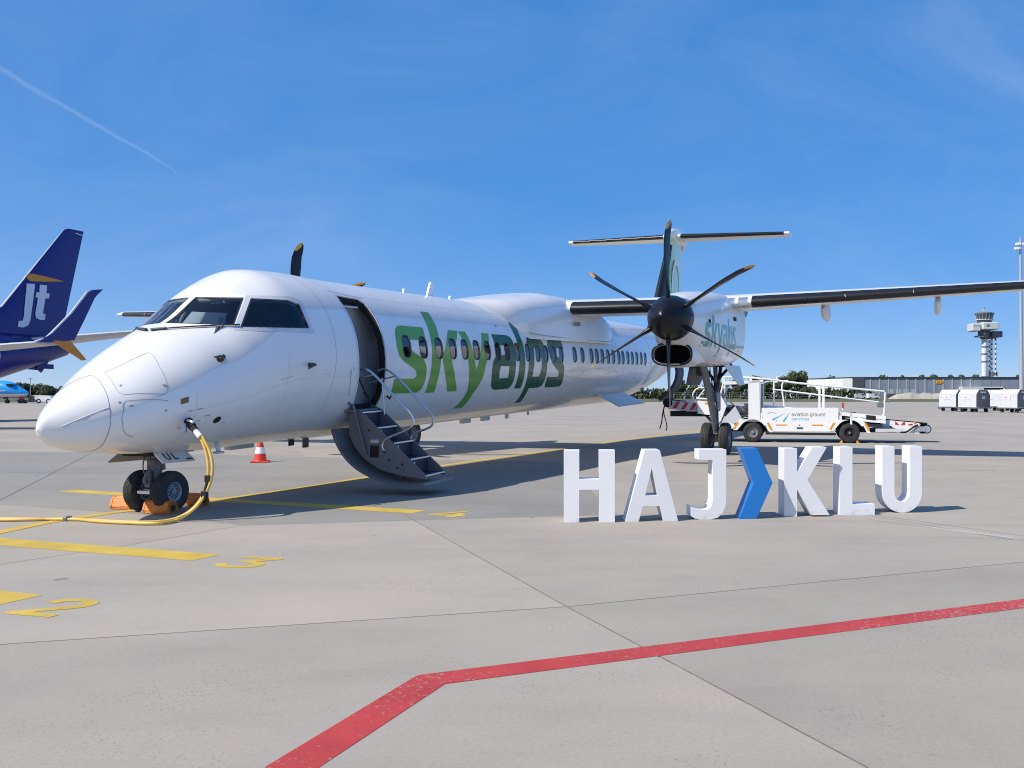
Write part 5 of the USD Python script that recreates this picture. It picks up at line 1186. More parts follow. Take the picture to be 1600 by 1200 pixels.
for dy, k_ in ((.72, 0), (1.72, 1)):
    o_ = k_ * .0
    top = [(-1.05, dy, 2.12), (-.75, dy, 2.14), (.10, dy, 2.10), (1.5, dy, 1.92), (4.18, dy, 1.645)]
    rails += [tube(np.array(top), .026, 8)]
    rails += [rod((.62, dy, 1.72), (4.0, dy, 1.30), .022)]
    for x in (.66, 2.15, 2.28):
        rails.append(rod((x, dy, boom(x) + .05), (x, dy, np.interp(x, [t[0] for t in top], [t[2] for t in top])), .022))
    for x in (-1.0, -.1):
        rails.append(rod((x, dy, boom(x) + .05), (x, dy, np.interp(x, [t[0] for t in top], [t[2] for t in top])), .022))
    obj('guard_rail', join(rails), M['white'], BL, smooth=30); rails = []
obj('rail_hoop', tube(smooth_path([(.90, .74, boom(.9) + .1), (.93, .74, 1.7), (1.0, .74, 1.98), (1.12, .74, 2.0)], 5), .026, 8), M['white'], BL, smooth=True)
obj('end_post', join([rod((4.15, .74, .55), (4.20, .74, 1.62), .035), bx(4.10, 4.18, .70, .80, .5, .9, .01)]), M['white'], BL)
obj('control_box', join([bx(3.95, 4.15, .70, .84, 1.13, 1.30, .015), rod((4.2, .72, 1.33), (4.33, .72, 1.33), .03), bx(4.13, 4.19, .72, .8, 1.38, 1.52, .01)]), M['gearmetal'], BL)
obj('front_basket', join([tube(smooth_path([(-1.9, .74, boom(-1.9) + .1), (-2.02, .74, 1.48), (-1.9, .74, 1.72), (-1.5, .74, 1.76), (-1.15, .74, 1.74)], 5), .024, 7), rod((-1.85, .74, 1.42), (-1.62, .74, 1.72), .02), rod((-1.5, .74, 1.42), (-1.25, .74, 1.72), .02), rod((-1.9, .74, 1.42), (-1.1, .74, 1.38), .025)]), M['white'], BL, smooth=30)
obj('front_housing', join([slope_box(-1.85, -.9, .70, .86, -.30, .14)]), M['white'], BL)
obj('reflector', slope_box(-1.6, -1.2, .692, .70, .04, .10), M['amber'], BL)
obj('lift_cylinder', join([rod((-1.3, 1.25, .5), (-1.75, 1.25, boom(-1.75) - .2), .05), rod((-.9, 1.0, .55), (-.2, 1.0, .9), .05)]), M['gearmetal'], BL)
obj('beacon_light', join([rod((2.85, .3, 1.05), (2.85, .3, 1.12), .03)]), M['white'], BL)
obj('rear_lamp', bx(2.82, 2.88, .24, .34, 1.12, 1.28, .01), M['red'], BL)
obj('engine', join([bx(2.72, 3.25, .08, .55, .80, .98, .02), rod((2.75, .1, .9), (3.3, .1, .86), .05), rod((3.3, .12, .90), (3.9, .2, .72), .06), bx(3.7, 4.1, .3, .8, .60, .74, .02)]), M['hole'], BL)
obj('filler_cap', rod((3.16, .04, .86), (3.16, .10, .86), .05, 12), M['lime'], BL)
obj('conveyor_side', join([slope_box(2.72, 4.15, .03, .06, .10, .22), slope_box(3.1, 4.15, .03, .06, -.02, .08), slope_box(2.72, 2.80, .03, .07, -.1, .2), slope_box(3.06, 3.12, .03, .07, -.2, .2)]), M['white'], BL)
obj('tread_panel', upright(Polygon([(3.55, .76), (3.84, .73), (3.84, .87), (3.55, .90)]), .02, .035), M['hole'], BL)
obj('rear_step', join([upright(Polygon([(3.85, .36), (4.15, .36), (4.15, .46), (3.85, .46)]), .0, .5), upright(Polygon([(4.15, .37), (4.60, .37), (4.72, .46), (4.15, .46)]), .0, .5)]), M['towergrey'], BL)
for x in (2.78, 3.30):
    ck_ = thing('yellow_chock', 'small yellow chock %s the loader rear wheel' % ('before' if x < 3 else 'behind'), 'wheel chock', tuple(np.array([4.876, 30.227, 0]) + np.array([.981 * x + .195 * .12, -.195 * x + .981 * .12, 0])), -.1965, 'yellow chocks at the loader rear wheel')
    obj('chock_body', sideways(Polygon([(-.1, 0), (.1, 0), (.1, .05), (-.1, .05)]), -.05, .05) if False else upright(Polygon([(-.055, 0), (.055, 0), (.03 if x < 3 else -.03, .10)]), -.1, .1), M['amber'], ck_)
# ---------------------------------------------------------------- the blue jet on the next stand
JX, JY = -47.3, 26.2
def jt(m):
    v = np.asarray(m.vertices); return T(np.c_[v[:, 1], v[:, 0], v[:, 2]], np.asarray(m.faces)[:, ::-1])
JET = thing('blue_jet', 'dark blue jet airliner with Jt on its tail fin at left edge', 'aeroplane', (JX, JY, 0), -YAW)
jst = [(9, 1.88, 1.35, 5.36), (26, 1.88, 1.35, 5.36), (29, 1.84, 1.62, 5.36), (31.5, 1.62, 2.25, 5.35), (33.5, 1.32, 2.90, 5.34), (35.2, 1.0, 3.42, 5.30), (36.6, .68, 3.90, 5.25), (37.3, .45, 4.15, 5.10), (37.6, .2, 4.40, 4.9)]
a = np.linspace(0, 2 * PI, 48, endpoint=False)
jI = [PC([q[0] for q in jst], [q[i] for q in jst]) for i in (1, 2, 3)]
def jring(s): w, b, t = [float(g(s)) for g in jI]; return np.c_[np.full(48, s), w * np.cos(a), (t + b) / 2 + (t - b) / 2 * np.sin(a)]
JF = obj('fuselage', jt(fixed(loft(np.array([jring(s) for s in np.linspace(9, 37.6, 60)])))), M['jetblue'], JET, smooth=35)
def jfin(pts, y0, y1):
    return upright(Polygon(pts), y0, y1)
fz = [(4.9, 29.0, 36.75), (6.96, 32.62, 37.28), (10.1, 35.2, 38.03), (12.36, 37.05, 38.58), (12.5, 37.4, 38.62)]
JFIN = obj('tail_fin', jt(fixed(loft(np.array([fin_ring(z, s0, s1, .085) for z, s0, s1 in fz])))), M['jetblue'], JET, smooth=30)
obj('fin_leading_edge', jt(fixed(loft(np.array([fin_ring(z, s0, s1, .086, .022, .015) for z, s0, s1 in fz[:4]])))), M['jetgrey'], JFIN, smooth=30)
def fin_film(pts):
    out = []
    p0 = Polygon(pts); s0, z0, s1, z1 = p0.bounds
    for s in np.arange(s0, s1, .15):
        for p in polys(p0.intersection(sbox(s, z0 - 1, s + .15, z1 + 1))):
            v, f = tri(p)
            a_ = np.interp(v[:, 1], [q[0] for q in fz], [q[1] for q in fz]); b_ = np.interp(v[:, 1], [q[0] for q in fz], [q[2] for q in fz])
            x = np.clip((v[:, 0] - a_) / (b_ - a_), .001, 1)
            th = 5 * .085 * (.2969 * np.sqrt(x) - .126 * x - .3516 * x ** 2 + .2843 * x ** 3 - .1036 * x ** 4) * (b_ - a_)
            m = T(np.c_[v[:, 0], th + .045, v[:, 1]], f)
            if m.face_normals[:, 1].mean() < 0: m.invert()
            out.append(m)
    return jt(join(out))
obj('fin_top_line', fin_film([(37.9, 12.24), (38.5, 12.18), (38.5, 12.24), (37.9, 12.30)]), M['jetgrey'], JFIN)
obj('fin_swoosh', fin_film([(34.3, 9.0), (34.39, 9.13), (34.68, 9.19), (35.57, 9.11), (37.06, 8.97), (35.57, 8.78), (34.49, 8.69), (34.34, 8.79)]), M['jetorange'], JFIN)
obj('fin_letter', fin_film([(34.25, 8.51), (34.81, 8.55), (34.63, 7.38), (34.44, 6.22), (34.3, 5.91), (33.96, 5.73), (33.53, 5.74), (33.61, 6.12), (33.87, 6.14), (33.96, 6.36), (34.08, 7.32)]), M['jetlogo'], JFIN)
obj('fin_letter', fin_film([(35.15, 8.54), (35.68, 8.56), (35.62, 8.05), (35.88, 8.05), (35.82, 7.73), (35.55, 7.71), (35.37, 6.74), (35.57, 6.68), (35.52, 6.32), (35.17, 6.3), (34.86, 6.39), (34.8, 6.69), (35.0, 7.69), (34.83, 7.73), (34.88, 8.03), (35.1, 8.04)]), M['jetlogo'], JFIN)
def jw(y, s0, c, z, t):
    r = fin_ring(0, s0, s0 + c, t); return np.c_[r[:, 0], np.full(len(r), y), z + r[:, 1]]
for sg in (1, -1):
    wg = obj('wing', jt(fixed(loft(np.array([jw(sg * y, s0, c, z, t) for y, s0, c, z, t in ((1.6, 12.4, 7.9, 2.2, .13), (5.7, 15.0, 4.6, 2.65, .12), (11, 17.6, 3.1, 3.2, .11), (17.2, 20.6, 1.62, 3.80, .10))])))), M['jetgrey'], JET, smooth=30)
    obj('winglet', jt(jfin([(20.4, 3.78), (21.12, 4.22), (22.1, 5.14), (22.98, 6.19), (23.25, 6.32), (23.76, 6.40), (23.40, 6.08), (23.28, 5.94), (22.75, 4.95), (22.2, 3.96), (21.0, 3.80)], min(sg * 17.15, sg * 17.30) + sg * .3, max(sg * 17.15, sg * 17.30) + sg * .3)), M['jetblue'], JET)
    obj('winglet_edge', jt(tube(np.array([(20.35, sg * 17.5, 3.80), (20.8, sg * 17.52, 3.95), (21.10, sg * 17.54, 4.22), (22.08, sg * 17.54, 5.16), (22.95, sg * 17.54, 6.20)]), .055, 6)), M['jetgrey'], JET, smooth=True)
    obj('winglet_strake', jt(jfin([(21.10, 3.90), (22.0, 3.92), (22.84, 3.12), (22.66, 3.08)], min(sg * 17.48, sg * 17.60), max(sg * 17.48, sg * 17.60))), M['jetorange'], JET)
    obj('tailplane', jt(fixed(loft(np.array([jw(sg * y, s0, c, z, t) for y, s0, c, z, t in ((.3, 33.7, 4.1, 4.95, .10), (7.15, 38.0, 1.5, 5.75, .09))])))), M['jetgrey'], JET, smooth=30)
obj('tail_vent', jt(join([bx(35.0, 36.2, -.15, .15, 3.2, 3.5), upright(Polygon([(34.2, 3.15), (35.9, 3.62), (35.4, 2.95), (35.2, 3.1)]), -.05, .05)])), M['jetblue'], JET)
# hull print: a pale ring low on its side, half out of frame
rg = []
for t in np.linspace(0, 2 * PI, 40):
    s, z = 30.0 + 1.25 * math.cos(t), 3.9 + 1.25 * math.sin(t)
    w, b, tt = [float(g(s)) for g in jI]; q = np.clip((z - (tt + b) / 2) / ((tt - b) / 2), -.98, .98)
    rg.append((s, w * math.sqrt(1 - q * q) + .01, z))
obj('hull_ring_print', jt(tube(np.array(rg), .05, 5)), M['jetlogo'], JF)

# ---------------------------------------------------------------- light blue jet nose, far left
KL = thing('light_blue_jet', 'light blue and grey jet parked far off at left edge', 'aeroplane', (-101.34, 165, 0), 0)
kst = [(0, .02, 1.80, 1.86), (-.25, .35, 1.50, 2.12), (-.8, .75, 1.27, 2.48), (-1.6, 1.1, 1.14, 2.86), (-2.3, 1.28, 1.09, 3.42), (-3.0, 1.38, 1.06, 3.78), (-4.2, 1.48, 1.05, 4.02), (-6, 1.5, 1.04, 4.08), (-22, 1.5, 1.04, 4.08)]
def kring(x, w, b, t, lo, hi):
    q = np.linspace(0, 2 * PI, 40, endpoint=False); Y = w * np.cos(q); Z = (t + b) / 2 + (t - b) / 2 * np.sin(q)
    return np.c_[np.full(40, x), Y, np.clip(Z, lo, hi)]
KF = obj('fuselage', fixed(loft(np.array([kring(*k_, 1.70, 9) for k_ in kst]))), M['klm'], KL, smooth=35)
obj('belly', fixed(loft(np.array([kring(x, w * 1.002, b, t, 0, 1.70) for x, w, b, t in kst]))), M['jetgrey'], KL, smooth=35)
obj('cockpit_window', bx(-3.15, -2.35, -1.45, -1.0, 3.12, 3.42, .03), M['hole'], KL)
obj('cockpit_window', bx(-2.5, -2.1, -1.25, .3, 3.08, 3.36, .03), M['hole'], KL)
dl = [(-5.9, 1.95), (-5.2, 1.95), (-5.2, 3.3), (-5.9, 3.3), (-5.9, 1.95)]
obj('door_outline', tube(np.array([(x, -1.52 if z < 3 else -1.36, z) for x, z in dl]), .05, 5), M['jetlogo'], KF)
obj('side_print', bx(-4.3, -3.2, -1.46, -1.42, 2.15, 2.25), M['jetlogo'], KF)
obj('nose_gear', join([rod((-3.8, 0, 1.2), (-3.8, 0, .35), .10), rod((-3.8, -.25, .33), (-3.8, -.1, .33), .33, 16), rod((-3.8, .1, .33), (-3.8, .25, .33), .33, 16), bx(-4.3, -3.4, -.35, -.30, .75, 1.15)]), M['tyre'], KL)
# far ground vehicles at left
def vehicle(name, label, cat, loc, rz): return thing(name, label, cat, loc, rz)
TT = vehicle('aircraft_tug', 'low white aircraft tug parked far behind the nose', 'aircraft tug', ((68 - CX_PX) / F_PX * 168, 168, 0), 0.05)
TB = obj('body', upright(Polygon([(-1.9, .30), (1.9, .30), (1.9, .95), (1.6, 1.35), (-.3, 1.38), (-.35, 1.40), (-1.5, 1.42), (-1.7, 1.1), (-1.9, .75)]), -1, 1), M['white'], TT)
obj('cab_window', upright(Polygon([(-1.55, .85), (-1.05, .85), (-1.05, 1.32), (-1.45, 1.32)]), -1.01, 1.01), M['towerglass'], TT)
for x in (-.35, 1.35):
    ty, ri, ho = wheel_parts((x, -.9, .42), .42, .3, (0, 1, 0), .22, 20); w_ = obj('wheel', ty, M['tyre'], TT, smooth=30); obj('rim', ri, M['white'], w_, smooth=30)
obj('beacon', rod((-.65, 0, 1.4), (-.65, 0, 1.62), .10), M['amber'], TT)
BC = vehicle('baggage_conveyor', 'small far conveyor cart beneath the light blue jet nose', 'conveyor', ((35 - CX_PX) / F_PX * 166, 166, 0), 0)
obj('ramp', upright(Polygon([(-1.2, .45), (-.9, .40), (.7, 1.25), (.6, 1.42)]), -.4, .4), M['steel'], BC)
obj('cart', join([bx(-.5, .5, -.5, .5, .3, .62), rod((-.3, -.5, .25), (-.3, .5, .25), .25, 12), rod((.35, -.5, .25), (.35, .5, .25), .25, 12), bx(.8, 1.9, -.5, .5, .25, .5), bx(1.3, 1.9, -.4, .4, .5, 1.35)]), M['claddark'], BC)
obj('red_hood', bx(-.25, .12, -.55, .45, .62, 1.20), M['red'], BC)
# ---------------------------------------------------------------- lamp masts
def px(u, d): return (u - CX_PX) / F_PX * d
mast = thing('floodlight_mast', 'tall grey floodlight mast at the right edge above the containers', 'floodlight mast', (px(1596.5, 150), 150, 0), 0)
obj('pole', cone((0, 0, 0), (-.25, 0, 26.6), .40, .20, 14), M['steel'], mast, smooth=30)
obj('crossbar', join([rod((-.9, 0, 25.6), (.9, 0, 25.6), .08), rod((-.8, -.3, 24.9), (.9, -.3, 24.9), .08), rod((-.25, 0, 26.4), (-.25, 0, 27.2), .06)]), M['steel'], mast)
for x, z, y in ((-.62, 25.75, -.1), (.35, 25.75, -.1), (-.95, 25.0, -.35), (.7, 25.0, -.35)):
    obj('floodlight', bx(x - .38, x + .38, y - .22, y + .22, z - .20, z + .16, .04), M['reflect'], mast)
mast2 = thing('far_floodlight_mast', 'slim distant floodlight mast before the woods at far left', 'floodlight mast', (px(47.5, 430), 430, 0), 0)
obj('pole', cone((0, 0, 0), (0, 0, 8.9), .22, .14, 8), M['steel'], mast2)
obj('lamp_head', bx(-.75, .75, -.3, .3, 8.75, 9.0), M['claddark'], mast2)
# ---------------------------------------------------------------- baggage containers on dollies
UP = Polygon([(-.78, 0), (.78, 0), (.78, 1.10), (.42, 1.58), (-.42, 1.58), (-.78, 1.10)])
def container(u, d, rz, label):
    t = thing('baggage_container', label, 'baggage container', (px(u, d), d, 0), rz, 'silver baggage containers on dollies')
    obj('shell', upright(Polygon([(-.98, .42), (.98, .42), (.98, 1.98), (-.60, 1.98), (-.98, 1.55)]), -.76, .76) if False else sideways(Polygon([(-.86, .42), (.86, .42), (.86, 1.55), (.50, 1.98), (-.50, 1.98), (-.86, 1.55)]), -.98, .98), M['container'], t)
    obj('end_curtain', sideways(Polygon([(-.82, .48), (.82, .48), (.82, 1.52), (.48, 1.94), (-.48, 1.94), (-.82, 1.52)]), .98, .995), M['curtain'], t)
    fr_ = []
    for x in (-.98, -.33, .33, .98):
        fr_ += [rod((x, -.865, .42), (x, -.865, 1.55), .022, 6), rod((x, -.865, 1.55), (x, -.50, 1.985), .022, 6)]
    fr_ += [rod((-.98, -.865, 1.55), (.98, -.865, 1.55), .02, 6), rod((-.98, -.865, .45), (.98, -.865, .45), .03, 6), rod((-.98, -.50, 1.985), (.98, -.50, 1.985), .02, 6)]
    obj('edge_frame', join(fr_), M['container'], t)
    pq = obj('plaque', bx(-.36, .30, -.900, -.885, 1.12, 1.50), M['reflect'], t)
    for txt, x0, mt in (('Fed', -.30, 'purple'), ('Ex', .02, 'orangeprint')):
        m = meshkit.text_mesh(txt, .17, depth=.004, bold=True); v = m.vertices; v = v - [v[:, 0].min(), 0, 0]
        obj('plaque_print', fixed(T(np.c_[x0 + v[:, 0] * .75, -.901 - v[:, 2], 1.23 + v[:, 1]], m.faces)), M[mt], pq)
    obj('curtain_print', bx(.996, .999, -.35, .35, 1.70, 1.80), M['reflect'], t)
    obj('curtain_patch', bx(.996, .999, -.15, .25, 1.15, 1.40), M['towergrey'], t)
    obj('dolly_deck', bx(-1.15, 1.15, -.90, .90, .32, .41), M['claddark'], t)
    for x in (-.75, .75):
        for y in (-.62, .62): obj('dolly_wheel', rod((x, y - .07, .17), (x, y + .07, .17), .17, 14), M['tyre'], t, smooth=30)
    obj('tow_bar', rod((-1.15, 0, .3), (-1.9, 0, .22), .04), M['claddark'], t)
container(1491, 86.6, -1.1, 'silver baggage container at the left end of its row')
container(1522, 82.5, -1.1, 'silver container with grey curtain, second of its row from the left')
container(1557, 90.0, -1.1, 'silver container standing behind between the two curtained ones')
container(1585, 80.5, -1.1, 'silver container with grey curtain nearest the right edge')
container(1611, 86.0, -1.1, 'silver container cut by the right edge of the view')
# ---------------------------------------------------------------- control tower
def tz(v, D=700.0): return EYE + (HOR_PX - v) * D / F_PX
TW = thing('control_tower', 'slender white airport control tower with glazed cab and side pods', 'control tower', (px(1538.5, 700), 700, 0), 0)
def P_(X): return (X / 6.316 + 1480 - 1538.5) * .48
def V_(Y): return tz(470 + Y / 6.316)
def cyl(x, y, z0, z1, r0, r1=None, n=24): return cone((x, y, z0), (x, y, z1), r0, r0 if r1 is None else r1, n)
obj('shaft', cyl(-.1, 0, 0, V_(375), 2.1), M['conc'], TW, smooth=30)
for Y in (455, 525, 600, 750): obj('ring_band', cyl(-.1, 0, V_(Y) - .5, V_(Y) + .5, 2.35), M['towerdark'], TW, smooth=30)
stf = []
for k_ in range(16):
    z0 = V_(765) + k_ * (V_(380) - V_(765)) / 16; z1 = z0 + (V_(380) - V_(765)) / 16
    x0, x1 = (2.0, 5.2) if k_ % 2 else (5.2, 2.0)
    stf += [rod((x0, -1.5, z0), (x1, -1.5, z1), .42, 6), bx(1.9, 5.3, -2.4, .4, z0 - .12, z0 + .12)]
stf += [rod((x, y, V_(765)), (x, y, V_(380)), .16, 6) for x in (2.0, 5.2) for y in (-2.3, .3)]
obj('outer_stairs', join(stf), M['towerdark'], TW)
obj('neck', join([cyl(-.3, 0, V_(380), V_(335), 2.3, 4.5), cyl(-.3, 0, V_(335), V_(290), 4.5), bx(-6.5, -2.0, -4, 3, V_(360), V_(345)), bx(2, 6.4, -4, 3, V_(375), V_(362))] + [rod((x, -2, V_(370)), (x * 1.5, -2, V_(300)), .3, 6) for x in (-3, -1, 1.5, 3.5)]), M['towerdark'], TW)
obj('left_pod', bx(P_(220), P_(300), -6, 5, V_(303), V_(228), .4), M['towergrey'], TW)
obj('main_pod', bx(P_(310), P_(470), -8, 7, V_(290), V_(218), .5), M['towergrey'], TW)
obj('pod_window', join([bx(P_(345), P_(376), -8.08, -8.0, V_(264), V_(240)), bx(P_(226), P_(296), -6.08, -6.0, V_(256), V_(250))]), M['towerdark'], TW)
obj('right_pod', bx(P_(425), P_(520), -5, 5, V_(362), V_(303), .3), M['towerdark'], TW)
oc = np.linspace(0, 2 * PI, 16, endpoint=False) + .19
cx0 = P_(367)
def orr(r, z): return np.c_[cx0 + r * np.cos(oc), r * np.sin(oc), np.full(16, z)]
obj('pedestal', fixed(loft(np.array([orr(5.2, V_(220)), orr(5.2, V_(192))]))), M['towerdark'], TW)
obj('gallery', fixed(loft(np.array([orr(6.6, V_(192)), orr(6.6, V_(186))]))), M['towergrey'], TW)
obj('cab_glazing', fixed(loft(np.array([orr(5.5, V_(186)), orr(6.7, V_(132))]))), M['towerglass'], TW)
obj('mullions', join([rod(orr(5.53, V_(186))[i], orr(6.73, V_(132))[i], .14, 5) for i in range(16)]), M['towergrey'], TW)
obj('cab_roof', fixed(loft(np.array([orr(7.0, V_(132)), orr(7.0, V_(122)), orr(5.5, V_(116))]))), M['towerdark'], TW)
obj('roof_aerials', join([cyl(cx0 - .3, 0, V_(118), V_(78), .3), bx(cx0 - 2.2, cx0 + 1.8, -.4, .4, V_(100), V_(95)), cyl(cx0 - 1.8, 0, V_(118), V_(95), .15), cyl(cx0 + 1.5, 0, V_(118), V_(97), .15)]), M['towergrey'], TW)
obj('obstruction_light', cyl(cx0 - .2, 0, V_(80), V_(66), .45), M['red'], TW)
sp = []
zs = np.linspace(V_(760), V_(365), 17)
for mt_, par in (('cladwhite', 0), ('claddark', 1)):
    obj('striped_duct', join([cyl(P_(461), -3, zs[i], zs[i + 1], .55) for i in range(16) if i % 2 == par]), M[mt_], TW, smooth=30)
obj('base_cabin', bx(P_(420), P_(482), -3, 3, V_(745), V_(700), .2), M['towerdark'], TW)
# ---------------------------------------------------------------- cargo hall
HD = 420.0
hx0, hh = px(1332, HD), EYE + (HOR_PX - 590.7) * HD / F_PX
HALL = thing('cargo_hall', 'long blue-grey cargo hall with yellow sign and white side wall', 'building', (hx0, HD, 0), 0)
Wd = 130.0
def hb(u): return px(u, HD) - hx0
def hz(v): return EYE + (HOR_PX - v) * HD / F_PX
obj('front_wall', bx(hb(1350), Wd, 0, .4, 0, hh), M['cladding'], HALL)
obj('stair_tower_wall', bx(0, hb(1350) - .02, -.35, .4, 0, hh + .35), M['claddark'], HALL)
SL = np.array([-15.0, 56.0])
def skew(m, d=0):
    return m
def side_prism(t0, t1, z0, z1, th, out=0.0):
    n_ = np.array([-SL[1], SL[0]]) / np.linalg.norm(SL)       # outward, to the left
    a_, b_ = SL * t0 + n_ * out, SL * t1 + n_ * out
    return prism(Polygon([a_, b_, b_ - n_ * th, a_ - n_ * th]), z1 - z0).apply_translation((0, 0, z0))
obj('side_wall', side_prism(.15, 1.6, 0, hh - .1, .4), M['cladwhite'], HALL)
obj('side_corner_wall', side_prism(.0, .15, 0, hh, .4, .03), M['towergrey'], HALL)
obj('roof', prism(Polygon([(-.1, .05), (Wd, .05), (Wd, 90), tuple(SL * 1.6)]), .5).apply_translation((0, 0, hh)), M['roof'], HALL)
us = [1360 + 14.2 * i for i in range(18)]
for u in us[:12]:
    obj('drain_strip', bx(hb(u) - .28, hb(u) + .28, -.16, -.02, hz(617), hh - .1), M['pipe'], HALL)
for i in range(30):
    x0_ = hb(1350) + i * 4.1
    if x0_ < Wd: obj('cladding_joint', bx(x0_ - .05, x0_ + .05, -.012, 0, 0, hh - .1), M['claddark'], HALL)
obj('roof_edge', bx(-.2, Wd, -.30, .0, hh - .25, hh + .5), M['roof'], HALL)
sgn = obj('sign_board', bx(hb(1462), hb(1473.5), -.30, -.17, hz(599), hz(594)), M['dhl'], HALL)
m = meshkit.text_mesh('DHL', .95, depth=.03, bold=True); v = m.vertices; v = v - [v[:, 0].mean(), 0, 0]
obj('sign_letters', fixed(T(np.c_[hb(1467.75) + v[:, 0] * 1.05, -.302 - v[:, 2], hz(599) + .28 + v[:, 1]], m.faces)), M['red'], sgn)
obj('gate_opening', bx(hb(1532), hb(1568), -.06, -.02, hz(618), hz(606)), M['hole'], HALL)
obj('gate_frame', join([bx(hb(1530), hb(1532), -.2, 0, hz(618), hz(604.5)), bx(hb(1568), hb(1570), -.2, 0, hz(618), hz(604.5)), bx(hb(1530), hb(1570), -.2, 0, hz(606), hz(604.5))]), M['cladwhite'], HALL)
obj('annex', bx(hb(1498), hb(1530), -5, -.1, 0, hz(604.3)), M['towergrey'], HALL)
obj('loading_dock', bx(hb(1385), hb(1440), -1.6, -.1, 0, hz(615)), M['claddark'], HALL)
for u in (1392, 1404, 1416, 1428): obj('dock_door', bx(hb(u) - 1.2, hb(u) + 1.2, -.05, -.01, hz(615), hz(608)), M['pipe'], HALL)
for i, t in enumerate((.25, .45, .65, .85, 1.05, 1.25)):
    obj('wall_joint', side_prism(t, t + .004, 0, hh - .2, .05, .02), M['pipe'], HALL)
obj('small_yellow_sign', side_prism(1.02, 1.16, hh - 1.9, hh - 1.0, .1, .06), M['dhl'], HALL)
obj('small_white_sign', side_prism(.80, 1.0, hh - 1.9, hh - 1.0, .1, .06), M['reflect'], HALL)
for i in range(5): obj('roof_vent', rod((*(SL * 1.25 + np.array([i * 1.2 - 2, 0])), hh), (*(SL * 1.25 + np.array([i * 1.2 - 2, 0])), hh + 2.4), .45, 10), M['cladwhite'], HALL)
bank = thing('earth_bank', 'low bank of dry sandy earth in front of the cargo hall', 'earth bank', (px(1440, 335), 335, 0), 0)
pr = []
xs_ = np.linspace(-12, 38, 60)
R = []
for i, x in enumerate(xs_):
    e = min(1, (i + .2) / 5, (len(xs_) - i) / 5); h_ = 2.05 * e * (1 + .10 * math.sin(x * 1.1) + .06 * math.sin(x * 2.7))
    R.append([(x, -2.2, -.1), (x, -1.2, h_ * .72), (x, -.3, h_), (x, .8, h_), (x, 2.4, -.1)])
obj('bank', fixed(loft(np.array(R))), M['earth'], bank, smooth=40)
# parked cars before the hall
def small_van(u, d, rz, mt, label, cat='van'):
    t = thing('parked_van', label, cat, (px(u, d), d, 0), rz, 'vans parked before the cargo hall')
    obj('body', upright(Polygon([(-2.2, .35), (2.2, .35), (2.2, .95), (1.5, 1.15), (1.05, 1.95), (-2.1, 1.95), (-2.2, 1.5)]), -.9, .9), M[mt], t)
    obj('windows', upright(Polygon([(.2, 1.2), (1.32, 1.2), (.98, 1.8), (.2, 1.8)]), -.91, .91), M['towerglass'], t)
    for x in (-1.35, 1.35): obj('wheel', rod((x, -.92, .33), (x, .92, .33), .33, 14), M['tyre'], t)
small_van(1364, 345, .2, 'white', 'white van parked before the cargo hall corner')
small_van(1344, 350, .1, 'towergrey', 'grey van parked left of the white one by the hall')
small_van(1422, 390, .0, 'white', 'white van at the loading doors of the cargo hall')
fence = thing('perimeter_fence', 'low wire fence with thin posts along the grass before the trees', 'fence', (px(1150, 300), 300, 0), 0)
for i in range(16): obj('post', rod((i * 3.6 - 20, 0, 0), (i * 3.6 - 20, 0, 2.2), .06, 5), M['steel'], fence)
for z in (.8, 1.5, 2.15): obj('wire', rod((-20, 0, z), (34, 0, z), .025, 4), M['steel'], fence)
# ---------------------------------------------------------------- trees
def tree_parts(seed, h, w, trunk_h, n=900, leaf=.55, lobes=9, flat=.8):
    r = np.random.default_rng(seed)
    br = []
    br.append(cone((0, 0, 0), (0, 0, trunk_h + (h - trunk_h) * .45), max(.10, h * .022), .05, 7))
    C = []
    for k_ in range(lobes):
        a_ = r.uniform(0, 2 * PI); rr = w * .5 * r.uniform(.15, .68); z = trunk_h + (h - trunk_h) * r.uniform(.22, .82)
        rad = w * r.uniform(.20, .30) * (1.05 - .35 * (z - trunk_h) / (h - trunk_h))
        c = np.array([rr * math.cos(a_), rr * math.sin(a_), z]); C.append((c, rad))
        br.append(cone((0, 0, trunk_h * .8), c * np.array([.8, .8, 1]), .07, .025, 5))
    C.append((np.array([0, 0, h - w * .26]), w * .26))
    v, f = [], []
    for i in range(n):
        c, rad = C[r.integers(len(C))]
        d = r.normal(size=3); d /= np.linalg.norm(d); d[2] *= flat
        p = c + d * rad * r.uniform(.55, 1.12)
        if p[2] < trunk_h * .75: p[2] = trunk_h * .75 + r.uniform(0, .5)
        nn = d + r.normal(size=3) * .32; nn /= np.linalg.norm(nn)
        u_, w_ = frame_of(nn); s = leaf * r.uniform(.55, 1.25)
        b = len(v)
        an_ = np.sort(r.uniform(0, 2 * PI, 5))
        v.append(p + nn * s * .18)
        for q in an_: v.append(p + s * r.uniform(.6, 1.1) * (math.cos(q) * u_ + math.sin(q) * w_))
        f += [[b, b + 1 + j, b + 1 + (j + 1) % 5] for j in range(5)]
    return join(br), T(np.array(v), np.array(f))
def tree(u, vtop, wpx, d, seed, label, leafm, name='broadleaf_tree', group=None, base=0, trunk=.18):
    h = EYE + (HOR_PX - vtop) * d / F_PX; w = wpx * d / F_PX
    br, lf = tree_parts(seed, h, w, h * trunk, n=int(np.clip(wpx * 42, 260, 1500)), leaf=max(w, h) * .058 + .10, lobes=int(np.clip(wpx / 3, 6, 14)))
    t = thing(name, label, 'tree', (px(u, d), d, base), 0, group or ('wood edge trees at far left' if name == 'wood_tree' else 'trees behind the apron at right'))
    obj('trunk', br, M['trunk'], t); obj('crown', lf, M[leafm], t)
